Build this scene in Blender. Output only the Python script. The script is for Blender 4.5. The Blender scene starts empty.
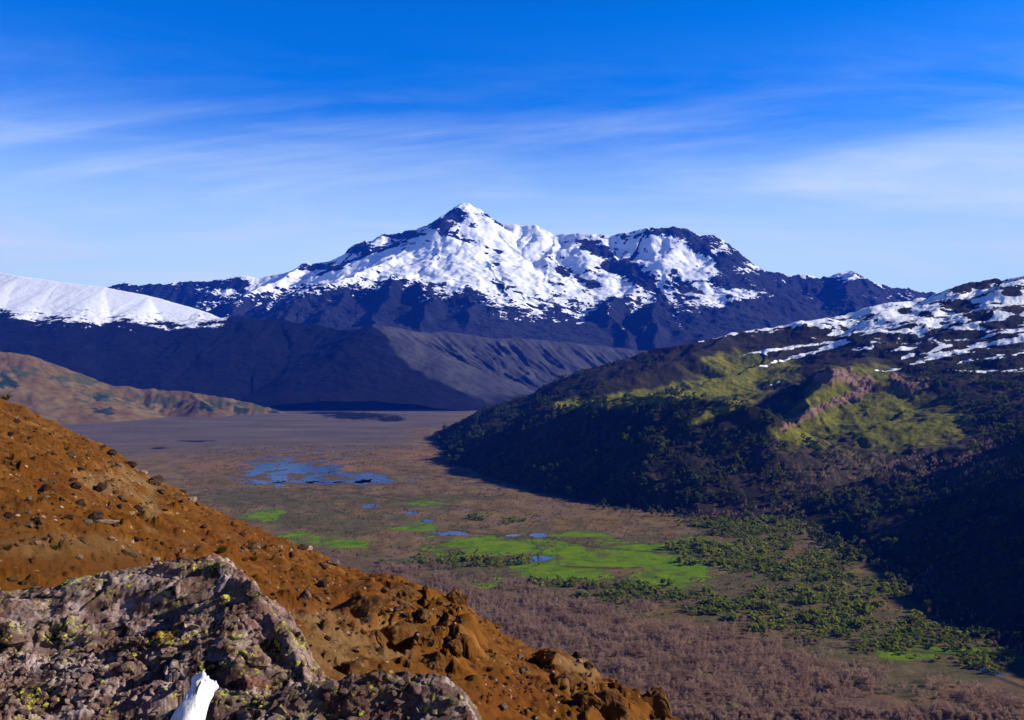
import bpy, math
import numpy as np
from mathutils import Vector

rng = np.random.default_rng(11)
F, CX, CY, H = 887.0, 512.0, 360.0, 250.0      # lens in pixels, picture centre, camera height above the valley
SUN_EL, SUN_AZ = math.radians(26.0), math.radians(86.0)   # azimuth clockwise from the view direction (+Y)
scene = bpy.context.scene
COL = scene.collection

# ------------------------------------------------------------------ numpy noise
def _h(ix, iy, seed):
    with np.errstate(over='ignore'):
        h = (ix.astype(np.int64) * 374761393 + iy.astype(np.int64) * 668265263 + seed * 974711) & 0xFFFFFFFF
        h = ((h ^ (h >> 13)) * 1274126177) & 0xFFFFFFFF
        h = ((h ^ (h >> 16)) * 2246822519) & 0xFFFFFFFF
        h = h ^ (h >> 15)
    return h

def hashf(ix, iy, seed):
    return (_h(ix, iy, seed) & 0xFFFFFF).astype(np.float64) / 16777216.0

def perlin(x, y, seed=0):
    x = np.asarray(x, float); y = np.asarray(y, float)
    x0 = np.floor(x); y0 = np.floor(y)
    fx = x - x0; fy = y - y0
    ux = fx * fx * fx * (fx * (fx * 6 - 15) + 10); uy = fy * fy * fy * (fy * (fy * 6 - 15) + 10)
    def g(dx, dy):
        a = hashf(x0 + dx, y0 + dy, seed) * 2 * math.pi
        return np.cos(a) * (fx - dx) + np.sin(a) * (fy - dy)
    a = g(0, 0) * (1 - ux) + g(1, 0) * ux
    b = g(0, 1) * (1 - ux) + g(1, 1) * ux
    return (a * (1 - uy) + b * uy) * 1.5

def fbm(x, y, octs=5, seed=0, gain=0.5, lac=2.03):
    s = 0; a = 1.0
    for i in range(octs):
        s = s + a * perlin(x, y, seed + i * 17)
        x = x * lac + 3.7; y = y * lac - 1.3; a *= gain
    return s

def ridged(x, y, octs=4, seed=0, gain=0.5, lac=2.1):
    s = 0; a = 1.0; n = 0
    for i in range(octs):
        s = s + a * (1 - 2 * np.abs(perlin(x, y, seed + i * 13)))
        n += a; x = x * lac + 5.1; y = y * lac + 2.9; a *= gain
    return s / n

def cells(x, y, seed=0):
    """Voronoi cells: nearest distance, second distance, offset inside the cell and the cell's three random numbers."""
    x0 = np.floor(x); y0 = np.floor(y)
    f1 = np.full(x.shape, 9.0); f2 = np.full(x.shape, 9.0)
    ox = np.zeros(x.shape); oy = np.zeros(x.shape); ci = np.zeros(x.shape); cj = np.zeros(x.shape)
    for i in (-1, 0, 1):
        for j in (-1, 0, 1):
            a = x0 + i; b = y0 + j
            dx = x - (a + 0.1 + 0.8 * hashf(a, b, seed)); dy = y - (b + 0.1 + 0.8 * hashf(a, b, seed + 5))
            d = np.hypot(dx, dy)
            m = d < f1
            f2 = np.where(m, f1, np.minimum(f2, d)); f1 = np.where(m, d, f1)
            ox = np.where(m, dx, ox); oy = np.where(m, dy, oy); ci = np.where(m, a, ci); cj = np.where(m, b, cj)
    return f1, f2, ox, oy, hashf(ci, cj, seed + 21), hashf(ci, cj, seed + 31), hashf(ci, cj, seed + 41)

def sstep(a, b, x):
    t = np.clip((x - a) / (b - a), 0, 1)
    return t * t * (3 - 2 * t)

def smax(a, b, k):
    h = np.clip(0.5 + 0.5 * (a - b) / k, 0, 1)
    return b * (1 - h) + a * h + k * h * (1 - h)

def P(px, py, Y):
    return ((px - CX) / F * Y, Y, H - (py - CY) / F * Y)

def G(px, py, z=0.0):
    Y = (H - z) * F / (np.asarray(py, float) - CY)
    return (np.asarray(px, float) - CX) / F * Y, Y

def pix(X, Y, Z):
    return CX + F * X / Y, CY + F * (H - Z) / Y

def strokes(px, py, lines, soft=1.0):
    """Largest of 1 - d/w over polylines of (x, y, w)."""
    m = np.full(px.shape, -9.0)
    for L in lines:
        for (ax, ay, aw), (bx, by, bw) in zip(L[:-1], L[1:]):
            vx, vy = bx - ax, by - ay
            t = np.clip(((px - ax) * vx + (py - ay) * vy) / (vx * vx + vy * vy + 1e-9), 0, 1)
            d = np.hypot(px - ax - t * vx, py - ay - t * vy)
            m = np.maximum(m, 1 - d / ((aw + (bw - aw) * t) * soft))
    return m

def blobs(px, py, L):
    m = np.full(px.shape, -9.0)
    for (x, y, rx, ry) in L:
        m = np.maximum(m, 1 - np.hypot((px - x) / rx, (py - y) / ry))
    return m

def skel(X, Y, lines, k=20.0):
    """Height field of a set of crests: each falls away on both sides, its sides fluted down the fall line."""
    out = None
    for L in lines:
        pts = L['pts']; s = L.get('s', .5); Lc = L.get('L', 4000.0)
        h = np.full(X.shape, -1e9); tt = np.zeros(X.shape); d = np.zeros(X.shape)
        acc = 0.0
        for a, b in zip(pts[:-1], pts[1:]):
            vx, vy = b[0] - a[0], b[1] - a[1]; ln = math.hypot(vx, vy) + 1e-9
            t = np.clip(((X - a[0]) * vx + (Y - a[1]) * vy) / (ln * ln), 0, 1)
            dx = X - a[0] - t * vx; dy = Y - a[1] - t * vy
            ds = np.hypot(dx, dy)
            if isinstance(s, tuple):
                side = .5 + .5 * (vx * (Y - a[1]) - vy * (X - a[0])) / ln / (ds + 1e-6)
                sl = s[1] + (s[0] - s[1]) * np.clip(side, 0, 1)
            else: sl = s
            hs_ = a[2] + t * (b[2] - a[2]) - sl * Lc * (1 - np.exp(-ds / Lc)) - 0.03 * ds
            m = hs_ > h
            h = np.where(m, hs_, h); tt = np.where(m, acc + t * ln, tt); d = np.where(m, ds, d)
            acc += ln
        fa = L.get('fa', 0.0)
        if fa:
            fl = L.get('fl', 100.0)
            w = 0.35 * fl * fbm(X / (2.5 * fl), Y / (2.5 * fl), 2, 91)
            fl_ = 1 - np.abs(perlin((tt + w) / fl, d / (fl * 7), L.get('seed', 3))) * 2
            fl2 = 1 - np.abs(perlin((tt + w) / fl * 2.7, d / (fl * 4), L.get('seed', 3) + 9)) * 2
            h = h + fa * (fl_ + 0.4 * fl2 - 0.7) * np.clip(d / (fl * 1.5), 0, 1)
        out = h if out is None else smax(out, h, L.get('k', k))
    return out

# ------------------------------------------------------------------ objects
def tag(o, label=None, cat=None, group=None, kind=None):
    if label: o['label'] = label
    if cat: o['category'] = cat
    if group: o['group'] = group
    if kind: o['kind'] = kind
    return o

def mesh_np(name, verts, faces, smooth=True, attrs=None):
    """verts (n,3); faces (m,3) or (m,4) int array -> mesh data"""
    me = bpy.data.meshes.new(name)
    verts = np.ascontiguousarray(verts, np.float32); faces = np.ascontiguousarray(faces, np.int32)
    n, c = faces.shape
    me.vertices.add(len(verts)); me.vertices.foreach_set('co', verts.ravel())
    me.loops.add(n * c); me.loops.foreach_set('vertex_index', faces.ravel())
    me.polygons.add(n)
    me.polygons.foreach_set('loop_start', np.arange(0, n * c, c, dtype=np.int32))
    me.polygons.foreach_set('loop_total', np.full(n, c, np.int32))
    me.polygons.foreach_set('use_smooth', np.full(n, smooth, bool))
    me.update(calc_edges=True)
    for k, v in (attrs or {}).items():
        at = me.attributes.new(k, 'FLOAT', 'POINT'); at.data.foreach_set('value', np.ascontiguousarray(v, np.float32).ravel())
    return me

def link(name, me, mat=None, parent=None):
    o = bpy.data.objects.new(name, me); COL.objects.link(o)
    if mat and not me.materials: me.materials.append(mat)
    if parent: o.parent = parent
    return o

def grid_faces(r, c):
    i = np.arange(r * c).reshape(r, c)
    return np.stack([i[:-1, :-1], i[:-1, 1:], i[1:, 1:], i[1:, :-1]], -1).reshape(-1, 4)

def grid_obj(name, X, Y, Z, mat, attrs=None, smooth=True, keep=None):
    f = grid_faces(*X.shape)
    if keep is not None:
        k = keep.ravel(); f = f[k[f].any(axis=1)]
    me = mesh_np(name, np.stack([X, Y, Z], -1).reshape(-1, 3), f, smooth, attrs)
    return link(name, me, mat)

def px_cols(a, b, step, wide=()):
    return (np.concatenate([np.array([w for w in wide if w < a]), np.arange(a, b + .01, step), np.array([w for w in wide if w > b])]) - CX) / F

# ------------------------------------------------------------------ node helper
class M:
    def __init__(s, name, rough=0.9, spec=0.2):
        s.m = bpy.data.materials.new(name); s.m.use_nodes = True
        s.nt = s.m.node_tree; s.b = s.nt.nodes['Principled BSDF']
        s.b.inputs['Roughness'].default_value = rough
        s.b.inputs['Specular IOR Level'].default_value = spec
        s.co = s.nt.nodes.new('ShaderNodeTexCoord').outputs['Object']
    def put(s, sock, v):
        if isinstance(v, bpy.types.NodeSocket): s.nt.links.new(v, sock)
        elif isinstance(v, tuple) and len(v) == 3 and sock.type == 'RGBA': sock.default_value = (*v, 1)
        else: sock.default_value = v
    def attr(s, name):
        n = s.nt.nodes.new('ShaderNodeAttribute'); n.attribute_name = name; return n.outputs['Fac']
    def map(s, scale=(1, 1, 1), rot=(0, 0, 0), src=None):
        n = s.nt.nodes.new('ShaderNodeMapping'); s.put(n.inputs['Vector'], src or s.co)
        n.inputs['Scale'].default_value = scale; n.inputs['Rotation'].default_value = rot; return n.outputs['Vector']
    def noise(s, scale, detail=6, rough=0.6, dist=0.0, co=None):
        n = s.nt.nodes.new('ShaderNodeTexNoise'); s.put(n.inputs['Vector'], co or s.co)
        n.inputs['Scale'].default_value = scale; n.inputs['Detail'].default_value = detail
        n.inputs['Roughness'].default_value = rough; n.inputs['Distortion'].default_value = dist
        return n.outputs['Fac']
    def voro(s, scale, feat='F1', out='Distance', co=None, rand=1.0):
        n = s.nt.nodes.new('ShaderNodeTexVoronoi'); s.put(n.inputs['Vector'], co or s.co); n.feature = feat
        n.inputs['Scale'].default_value = scale; n.inputs['Randomness'].default_value = rand; return n.outputs[out]
    def math(s, op, a, b=0.0, c=0.0, clamp=False):
        n = s.nt.nodes.new('ShaderNodeMath'); n.operation = op; n.use_clamp = clamp
        s.put(n.inputs[0], a); s.put(n.inputs[1], b); s.put(n.inputs[2], c); return n.outputs[0]
    def step(s, v, a, b):
        n = s.nt.nodes.new('ShaderNodeMapRange'); n.interpolation_type = 'SMOOTHSTEP'
        s.put(n.inputs['Value'], v); s.put(n.inputs['From Min'], a); s.put(n.inputs['From Max'], b); return n.outputs['Result']
    def mix(s, f, a, b, mode='MIX'):
        n = s.nt.nodes.new('ShaderNodeMix'); n.data_type = 'RGBA'; n.blend_type = mode
        s.put(n.inputs[0], f); s.put(n.inputs[6], a); s.put(n.inputs[7], b); return n.outputs[2]
    def ramp(s, v, stops):
        n = s.nt.nodes.new('ShaderNodeValToRGB'); s.put(n.inputs['Fac'], v); e = n.color_ramp.elements
        while len(e) < len(stops): e.new(0.5)
        for el, (p, c) in zip(e, stops): el.position = p; el.color = (*c, 1)
        return n.outputs['Color']
    def bump(s, h, dist, strength=1.0, normal=None):
        n = s.nt.nodes.new('ShaderNodeBump'); s.put(n.inputs['Height'], h)
        n.inputs['Distance'].default_value = dist; n.inputs['Strength'].default_value = strength
        if normal: s.put(n.inputs['Normal'], normal)
        return n.outputs['Normal']
    def geo(s, out='Normal'):
        return s.nt.nodes.new('ShaderNodeNewGeometry').outputs[out]
    def rnd(s):
        return s.nt.nodes.new('ShaderNodeObjectInfo').outputs['Random']
    def done(s, color, normal=None, rough=None):
        s.put(s.b.inputs['Base Color'], color)
        if normal: s.put(s.b.inputs['Normal'], normal)
        if rough is not None: s.put(s.b.inputs['Roughness'], rough)
        return s.m
# ------------------------------------------------------------------ camera, sun, sky
cam = bpy.data.objects.new('camera', bpy.data.cameras.new('camera')); COL.objects.link(cam)
cam.location = (0, 0, H); cam.rotation_euler = (math.pi / 2, 0, 0)
cam.data.sensor_width = 36; cam.data.lens = F / 1024 * 36
cam.data.clip_start = 0.1; cam.data.clip_end = 120000
scene.camera = cam
sv = Vector((math.sin(SUN_AZ) * math.cos(SUN_EL), math.cos(SUN_AZ) * math.cos(SUN_EL), math.sin(SUN_EL)))
sl = bpy.data.lights.new('sun', 'SUN'); sl.energy = 5.0; sl.angle = math.radians(0.53); sl.color = (1, .93, .82)
so = bpy.data.objects.new('sun', sl); COL.objects.link(so)
so.rotation_euler = sv.to_track_quat('Z', 'Y').to_euler(); so.location = (300, 100, 500)

w = bpy.data.worlds.new('World'); scene.world = w; w.use_nodes = True
nt = w.node_tree; bg = nt.nodes['Background']
sky = nt.nodes.new('ShaderNodeTexSky'); sky.sky_type = 'NISHITA'; sky.sun_disc = False
sky.sun_elevation = SUN_EL; sky.sun_rotation = SUN_AZ; sky.altitude = 1800; sky.air_density = 1.0; sky.dust_density = 0.3; sky.ozone_density = 3.0
def wn(t): return nt.nodes.new(t)
hs = wn('ShaderNodeHueSaturation'); hs.inputs['Saturation'].default_value = 1.25; hs.inputs['Value'].default_value = 1.0
tint = wn('ShaderNodeMix'); tint.data_type = 'RGBA'; tint.blend_type = 'MULTIPLY'; tint.inputs[0].default_value = 1
nt.links.new(sky.outputs[0], tint.inputs[6]); tint.inputs[7].default_value = (.30, .72, 1.32, 1)
dk = wn('ShaderNodeMix'); dk.data_type = 'RGBA'; dk.blend_type = 'MULTIPLY'; nt.links.new(tint.outputs[2], dk.inputs[6]); dk.inputs[7].default_value = (.13, .15, .19, 1)  # dims the unseen upper sky to lower the ambient light
dk_z = wn('ShaderNodeMapRange'); dk_z.inputs['From Min'].default_value = .36; dk_z.inputs['From Max'].default_value = .62
nt.links.new(dk_z.outputs['Result'], dk.inputs[0])
nt.links.new(dk.outputs[2], hs.inputs['Color'])
# thin cirrus: noise stretched over the dome of directions
tc = wn('ShaderNodeTexCoord'); sp = wn('ShaderNodeSeparateXYZ'); nt.links.new(tc.outputs['Generated'], sp.inputs[0])
nt.links.new(sp.outputs[2], dk_z.inputs['Value'])
def wm(op, a, b=0.0, c=0.0, cl=False):
    n = wn('ShaderNodeMath'); n.operation = op; n.use_clamp = cl
    for i, v in enumerate((a, b, c)):
        if isinstance(v, bpy.types.NodeSocket): nt.links.new(v, n.inputs[i])
        else: n.inputs[i].default_value = v
    return n.outputs[0]
den = wm('ADD', wm('MAXIMUM', sp.outputs[2], 0.0), 0.12)
cx_ = wm('DIVIDE', sp.outputs[0], den); cy_ = wm('DIVIDE', sp.outputs[1], den)
cmb = wn('ShaderNodeCombineXYZ'); nt.links.new(cx_, cmb.inputs[0]); nt.links.new(cy_, cmb.inputs[1])
def cirrus(scale, rot, stretch, det, rough, dist, loc):
    mp = wn('ShaderNodeMapping'); nt.links.new(cmb.outputs[0], mp.inputs[0])
    mp.inputs['Rotation'].default_value = (0, 0, rot); mp.inputs['Scale'].default_value = (scale, scale * stretch, 1); mp.inputs['Location'].default_value = loc
    nz = wn('ShaderNodeTexNoise'); nt.links.new(mp.outputs[0], nz.inputs['Vector']); nz.inputs['Scale'].default_value = 1
    nz.inputs['Detail'].default_value = det; nz.inputs['Roughness'].default_value = rough; nz.inputs['Distortion'].default_value = dist
    return nz.outputs['Fac']
def wstep(v, a, b):
    n = wn('ShaderNodeMapRange'); n.interpolation_type = 'SMOOTHSTEP'
    nt.links.new(v, n.inputs['Value']); n.inputs['From Min'].default_value = a; n.inputs['From Max'].default_value = b
    return n.outputs['Result']
c1 = wstep(cirrus(.5, .42, 1.9, 8, .6, 1.0, (1.7, .4, 0)), .40, .78)
c2 = wstep(cirrus(.8, -.2, 2.6, 8, .62, .8, (4.1, 2.2, 0)), .42, .85)
low = wstep(sp.outputs[2], .36, .12)
cl = wm('MULTIPLY', wm('ADD', wm('MULTIPLY', c1, .80), wm('MULTIPLY', c2, .50)), low, 0, True)
mx = wn('ShaderNodeMix'); mx.data_type = 'RGBA'
pale = wn('ShaderNodeMix'); pale.data_type = 'RGBA'
nt.links.new(wm('MULTIPLY', wstep(sp.outputs[2], .28, .10), .92), pale.inputs[0]); nt.links.new(hs.outputs[0], pale.inputs[6]); pale.inputs[7].default_value = (4.5, 6.2, 6.6, 1)
nt.links.new(cl, mx.inputs[0]); nt.links.new(pale.outputs[2], mx.inputs[6]); mx.inputs[7].default_value = (5.2, 6.1, 6.4, 1)
nt.links.new(mx.outputs[2], bg.inputs['Color'])
bg.inputs['Strength'].default_value = 0.10

vs = scene.view_settings; scene.display_settings.display_device = 'sRGB'
vs.view_transform = 'Standard'; vs.look = 'None'; vs.exposure = 0.75; vs.gamma = 1; vs.use_curve_mapping = False
scene.render.engine = 'CYCLES'
cy = scene.cycles
cy.max_bounces = 4; cy.diffuse_bounces = 2; cy.glossy_bounces = 2; cy.volume_bounces = 0; cy.transmission_bounces = 1; cy.transparent_max_bounces = 4
cy.use_adaptive_sampling = True; cy.adaptive_threshold = 0.01; cy.use_denoising = True; cy.sample_clamp_indirect = 5

# the air of the valley: far things fade to blue
hm = bpy.data.materials.new('mountain_air'); hm.use_nodes = True
hm.node_tree.nodes.remove(hm.node_tree.nodes['Principled BSDF'])
pv = hm.node_tree.nodes.new('ShaderNodeVolumePrincipled')
pv.inputs['Color'].default_value = (.012, .12, 1.0, 1); pv.inputs['Density'].default_value = 3.3e-5
hm.node_tree.links.new(pv.outputs[0], hm.node_tree.nodes['Material Output'].inputs['Volume'])
x0, x1, y0, y1, z0, z1 = -15000, 15000, -2500, 13500, -6, 2300
hv = np.array([(x, y, z) for z in (z0, z1) for y in (y0, y1) for x in (x0, x1)], float)
hf = np.array([(0, 2, 3, 1), (4, 5, 7, 6), (0, 1, 5, 4), (1, 3, 7, 5), (3, 2, 6, 7), (2, 0, 4, 6)])
tag(link('haze', mesh_np('haze', hv, hf, False), hm), kind='stuff')

# ------------------------------------------------------------------ the snow-capped massif at the head of the valley
MY = [(-400, 10600), (-60, 10200), (105, 10000), (300, 9800), (380, 9900), (466, 10000), (560, 9700), (600, 9500), (672, 9400), (757, 9500), (850, 9600), (912, 9800), (1200, 10300)]
def my(px): return float(np.interp(px, [a for a, b in MY], [b for a, b in MY]))
SKY = [(-300, 300), (-60, 294), (105, 289), (130, 286), (165, 284), (200, 282), (235, 278), (262, 279), (290, 272), (310, 264), (330, 262), (345, 256), (355, 248), (370, 242), (383, 234),
       (400, 232), (420, 229), (433, 224), (445, 216), (455, 208), (462, 204), (468, 203), (478, 208), (488, 215), (500, 224), (520, 226), (535, 225), (548, 231), (557, 236), (570, 235), (593, 233), (612, 236), (630, 235),
       (645, 231), (657, 227), (672, 226), (690, 229), (700, 233), (712, 238), (725, 243), (735, 253), (745, 262), (757, 270), (780, 274), (800, 277), (808, 275), (820, 280), (835, 276), (850, 273), (862, 280), (880, 284), (900, 290), (912, 293), (940, 297), (1000, 302), (1100, 310), (1300, 330)]
def pl(L): return [P(*p) for p in L]
massif_lines = [
    dict(pts=[P(a, b, my(a)) for a, b in SKY], s=.74, L=5200, fa=30, fl=190, seed=1, k=18),
    # spurs of the upper snow field
    dict(pts=pl([(433, 224, 9850), (405, 250, 9300), (370, 270, 8700), (330, 285, 8200), (300, 300, 7800), (285, 325, 7200)]), s=.50, fa=30, fl=110, seed=2),
    dict(pts=pl([(466, 206, 9900), (478, 236, 9400), (490, 262, 8800), (505, 292, 8100), (512, 318, 7500), (520, 345, 7000)]), s=.58, fa=20, fl=120, seed=3),
    dict(pts=pl([(593, 234, 9500), (622, 262, 9050), (642, 277, 8600), (655, 297, 8200), (680, 322, 7600), (700, 345, 7000)]), s=(.8, .5), fa=20, fl=110, seed=4),
    dict(pts=pl([(690, 230, 9350), (716, 256, 8900), (742, 284, 8400), (762, 312, 7800), (780, 345, 7000)]), s=(.75, .5), fa=20, fl=110, seed=5),
    dict(pts=pl([(757, 271, 9400), (775, 295, 8700), (800, 322, 7900), (820, 345, 7200)]), s=(.7, .5), fa=20, fl=110, seed=6),
    dict(pts=pl([(850, 275, 9500), (850, 300, 8700), (860, 330, 7800)]), s=(.7, .5), fa=30, fl=110, seed=7),
    dict(pts=pl([(300, 268, 9750), (262, 288, 9200), (235, 305, 8700), (215, 325, 8000)]), s=.58, fa=30, fl=110, seed=8),
    dict(pts=pl([(557, 237, 9650), (548, 262, 9000), (540, 285, 8500), (560, 308, 7900), (575, 345, 7000)]), s=.58, fa=30, fl=110, seed=9),
    # dark buttresses below the snow
    dict(pts=pl([(345, 290, 8000), (330, 308, 7600), (318, 335, 7100)]), s=(.95, .7), fa=26, fl=70, seed=11),
    dict(pts=pl([(395, 279, 8200), (380, 300, 7700), (372, 335, 7000)]), s=(.95, .7), fa=26, fl=70, seed=12),
    dict(pts=pl([(425, 282, 8100), (428, 305, 7500), (418, 340, 6900)]), s=(.95, .7), fa=26, fl=70, seed=13),
    dict(pts=pl([(470, 294, 7900), (468, 315, 7400), (470, 345, 6850)]), s=(.95, .7), fa=26, fl=70, seed=14),
    dict(pts=pl([(610, 297, 8000), (612, 318, 7500), (630, 345, 6900)]), s=(.95, .7), fa=26, fl=70, seed=15),
    dict(pts=pl([(660, 300, 7900), (648, 318, 7400), (660, 345, 6900)]), s=(.95, .7), fa=26, fl=70, seed=16),
]
def snowline(px):
    return np.interp(px, [60, 150, 200, 260, 300, 340, 390, 420, 440, 470, 500, 525, 560, 590, 620, 650, 680, 720, 760, 800, 912],
                     [292, 290, 296, 293, 292, 284, 279, 284, 293, 296, 303, 313, 312, 307, 304, 300, 304, 301, 286, 280, 284])
ROCKS = [(455, 215, 14, 8), (438, 223, 16, 6), (484, 215, 12, 4), (400, 235, 26, 4), (360, 249, 22, 5), (320, 267, 24, 4), (672, 231, 30, 6), (702, 242, 20, 9), (732, 258, 18, 12), (762, 278, 30, 9), (800, 284, 40, 8), (622, 266, 26, 6), (645, 279, 18, 8), (602, 250, 14, 6), (672, 284, 12, 14), (722, 282, 16, 10), (165, 292, 60, 12), (850, 288, 60, 9), (220, 284, 30, 6), (585, 247, 10, 4)]
def massif_z(X, Y):
    k_ = sstep(10400, 9000, Y)
    h = skel(X + 70 * k_ * fbm(X / 500, Y / 500, 4, 36), Y + 70 * k_ * fbm(X / 500, Y / 500, 4, 37), massif_lines, 30)
    d = np.clip((h - 300) / 500, 0, 1)
    px_, py_ = pix(X, Y, h)
    rough = .28 + .72 * np.clip(np.maximum(sstep(-14, 10, py_ - snowline(px_)), sstep(-.3, .4, blobs(px_, py_, ROCKS))), 0, 1)
    h = h + 42 * fbm(X / 420, Y / 420, 6, 31, .52) * d * (.5 + .5 * rough) + 22 * ridged(X / 120, Y / 120, 4, 32) * d * rough
    n = ridged(X / 60 + .3 * h / 60, Y / 60, 3, 35) * rough * 1.5
    return np.maximum(h + 9 * n * d, 230.0) - 240 * sstep(0.0, 1.0, (6950 - Y) / 500)
rows = np.concatenate([np.linspace(6500, 10250, 470), np.linspace(10300, 12800, 40)])
cols = px_cols(60, 980, 1.15, [-700, -500, -380, -300, -240, -200] + list(range(-170, 60, 10)) + list(range(985, 1200, 6)) + [1230, 1270, 1330, 1400, 1500])
U, Y = np.meshgrid(cols, rows); X = U * Y
Z = massif_z(X, Y)
def slope_of(X, Y, Z):
    r0 = np.gradient(X, axis=0), np.gradient(Y, axis=0), np.gradient(Z, axis=0)
    c0 = np.gradient(X, axis=1), np.gradient(Y, axis=1), np.gradient(Z, axis=1)
    n = np.cross(np.stack(c0, -1), np.stack(r0, -1)); n /= np.linalg.norm(n, axis=-1, keepdims=True) + 1e-12
    return np.abs(n[..., 2]), n
nz, nn = slope_of(X, Y, Z)
px, py = pix(X, Y, Z)
line = snowline(px)
zl = H - (line - CY) / F * 8300
big = fbm(X / 260, Y / 420, 5, 51, .6); fine = fbm(X / 60, Y / 60 + Z / 50, 4, 52, .6)
snow = np.minimum((Z - zl) / 210, 1.0) + .75 * big + .13 * fine + 1.5 * np.clip((nz - .74) / .2, -1.4, .5) + .25
rock = blobs(px, py, ROCKS)
snow = snow - .75 * sstep(.28, .6, fbm(X / 300 + .2 * fbm(X / 100, Z / 60, 3, 56), (Z + .22 * X) / 62, 5, 54, .55)) - .45 * sstep(.2, .6, ridged(X / 130, (Z - .3 * X) / 300, 4, 55))
snow = snow - 1.9 * np.clip(rock + .32 + .35 * fbm(X / 120, Y / 120, 4, 53) - .3 * sstep(.0, .5, fbm(X / 60, Y / 60, 4, 57)), 0, 1)
snow = snow - 2.0 * np.clip(strokes(px + 5 * fbm(X / 150, Y / 150, 4, 58), py + 3 * fbm(X / 150, Y / 150, 4, 59), [[(576, 240, 4), (605, 257, 8), (640, 277, 9), (662, 298, 6)], [(688, 232, 5), (718, 262, 7), (745, 288, 6)], [(440, 226, 4), (455, 238, 6), (500, 252, 4)], [(500, 262, 2), (480, 274, 4), (505, 287, 4)], [(395, 243, 2), (350, 262, 3), (310, 280, 2)], [(545, 256, 3), (565, 272, 5), (600, 288, 3)], [(700, 268, 3), (728, 282, 5), (760, 290, 4)]]) + .25, 0, 1)
white = blobs(px, py, [(650, 258, 18, 12), (662, 285, 13, 14), (620, 245, 20, 7), (735, 292, 24, 8), (705, 268, 14, 16), (720, 300, 14, 6), (520, 240, 60, 14), (470, 245, 44, 14), (850, 276, 9, 3), (808, 277, 8, 3), (222, 293, 18, 4), (255, 290, 10, 4), (340, 278, 46, 7), (395, 258, 44, 9), (280, 282, 20, 5), (876, 285, 10, 2.5), (470, 208, 7, 7), (482, 216, 8, 5), (660, 240, 14, 6), (560, 255, 50, 14), (500, 270, 50, 12), (420, 270, 30, 8), (685, 250, 8, 10)])
snow = snow + 1.6 * np.clip(white + .45, 0, 1)
m = M('mountain_rock_and_snow', .85, .1)
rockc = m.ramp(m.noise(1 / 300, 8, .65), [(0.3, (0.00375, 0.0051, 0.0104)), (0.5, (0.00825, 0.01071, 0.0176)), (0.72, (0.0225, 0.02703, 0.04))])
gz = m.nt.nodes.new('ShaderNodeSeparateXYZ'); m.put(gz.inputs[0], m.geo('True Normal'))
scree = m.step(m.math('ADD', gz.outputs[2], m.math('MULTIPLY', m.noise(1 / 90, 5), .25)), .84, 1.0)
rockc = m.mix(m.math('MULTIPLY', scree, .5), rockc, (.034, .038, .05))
sn = m.step(m.math('ADD', m.attr('snow'), m.math('MULTIPLY', m.math('SUBTRACT', m.noise(1 / 40, 5, .7), .5), .55)), .35, .48)
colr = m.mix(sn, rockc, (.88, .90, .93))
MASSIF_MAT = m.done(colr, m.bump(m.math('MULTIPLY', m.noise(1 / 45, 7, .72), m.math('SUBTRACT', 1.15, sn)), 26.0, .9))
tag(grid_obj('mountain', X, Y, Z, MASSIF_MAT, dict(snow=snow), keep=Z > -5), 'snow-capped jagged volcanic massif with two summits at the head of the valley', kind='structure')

# ------------------------------------------------------------------ the dark volcano flank on the left and the cinder escarpment
flank_lines = [
    dict(pts=pl([(-420, 175, 7400), (-200, 225, 7000), (-60, 262, 6600), (0, 272, 6400), (20, 276, 6300), (60, 282, 6200), (105, 287, 6100), (150, 296, 6000), (200, 310, 5850), (225, 319, 5750)]), s=.48, L=3000, fa=2, fl=160, seed=21),
    dict(pts=pl([(-420, 240, 6600), (-200, 275, 6200), (0, 312, 5750), (60, 319, 5700), (130, 322, 5680), (175, 322, 5650), (225, 319, 5650), (250, 318, 5650), (280, 320, 5650), (310, 325, 5600), (340, 331, 5500), (358, 329, 5400), (373, 326, 5330)]), s=(.42, .47), L=2600, fa=7, fl=85, seed=22),
    dict(pts=pl([(373, 326, 5330), (384, 336, 5230), (390, 346, 5130), (393, 362, 5000), (402, 380, 4880), (418, 394, 4760), (445, 404, 4660), (470, 408, 4600)]), s=(.75, .5), L=2200, fa=9, fl=70, seed=23),
    dict(pts=pl([(373, 326, 5330), (420, 331, 5600), (470, 335, 5850), (520, 339, 6050), (560, 343, 6200), (607, 347, 6450), (630, 350, 6500), (660, 352, 6500)]), s=.50, L=2600, fa=24, fl=95, seed=24),
    # the lava apron at the foot
    dict(pts=pl([(-300, 330, 5000), (-100, 355, 4950), (60, 372, 4900), (180, 384, 4900), (260, 392, 4850), (330, 399, 4800), (400, 405, 4720)]), s=.16, L=2000, fa=6, fl=60, seed=25),
]
def flank_z(X, Y):
    h = skel(X, Y, flank_lines, 22)
    d = np.clip(h / 150, 0, 1)
    sm = 1 - .75 * sstep(5650, 5850, Y) * sstep(0, -200, X + 1800 + .35 * (Y - 5800))
    h = h + d * (13 * fbm(X / 260, Y / 260, 6, 61, .5) + 5 * ridged(X / 70, Y / 70, 3, 62)) * sm
    back = 300 - .04 * (Y - 5800)                                   # the plateau behind the rim
    h = np.where(Y > 5300, smax(h, np.minimum(back, 300) * sstep(-2600, -1500, X) * sstep(0, 1, (Y - 5400 - .52 * (X + 850)) / 120), 10), h)
    return np.maximum(h, -4)
rows = np.concatenate([np.linspace(4350, 6600, 330), np.linspace(6620, 8200, 30)])
cols = px_cols(-20, 680, 1.3, [-900, -700, -560, -460, -380, -320, -270, -230, -200] + list(range(-180, -20, 8)) + list(range(685, 900, 10)))
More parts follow.
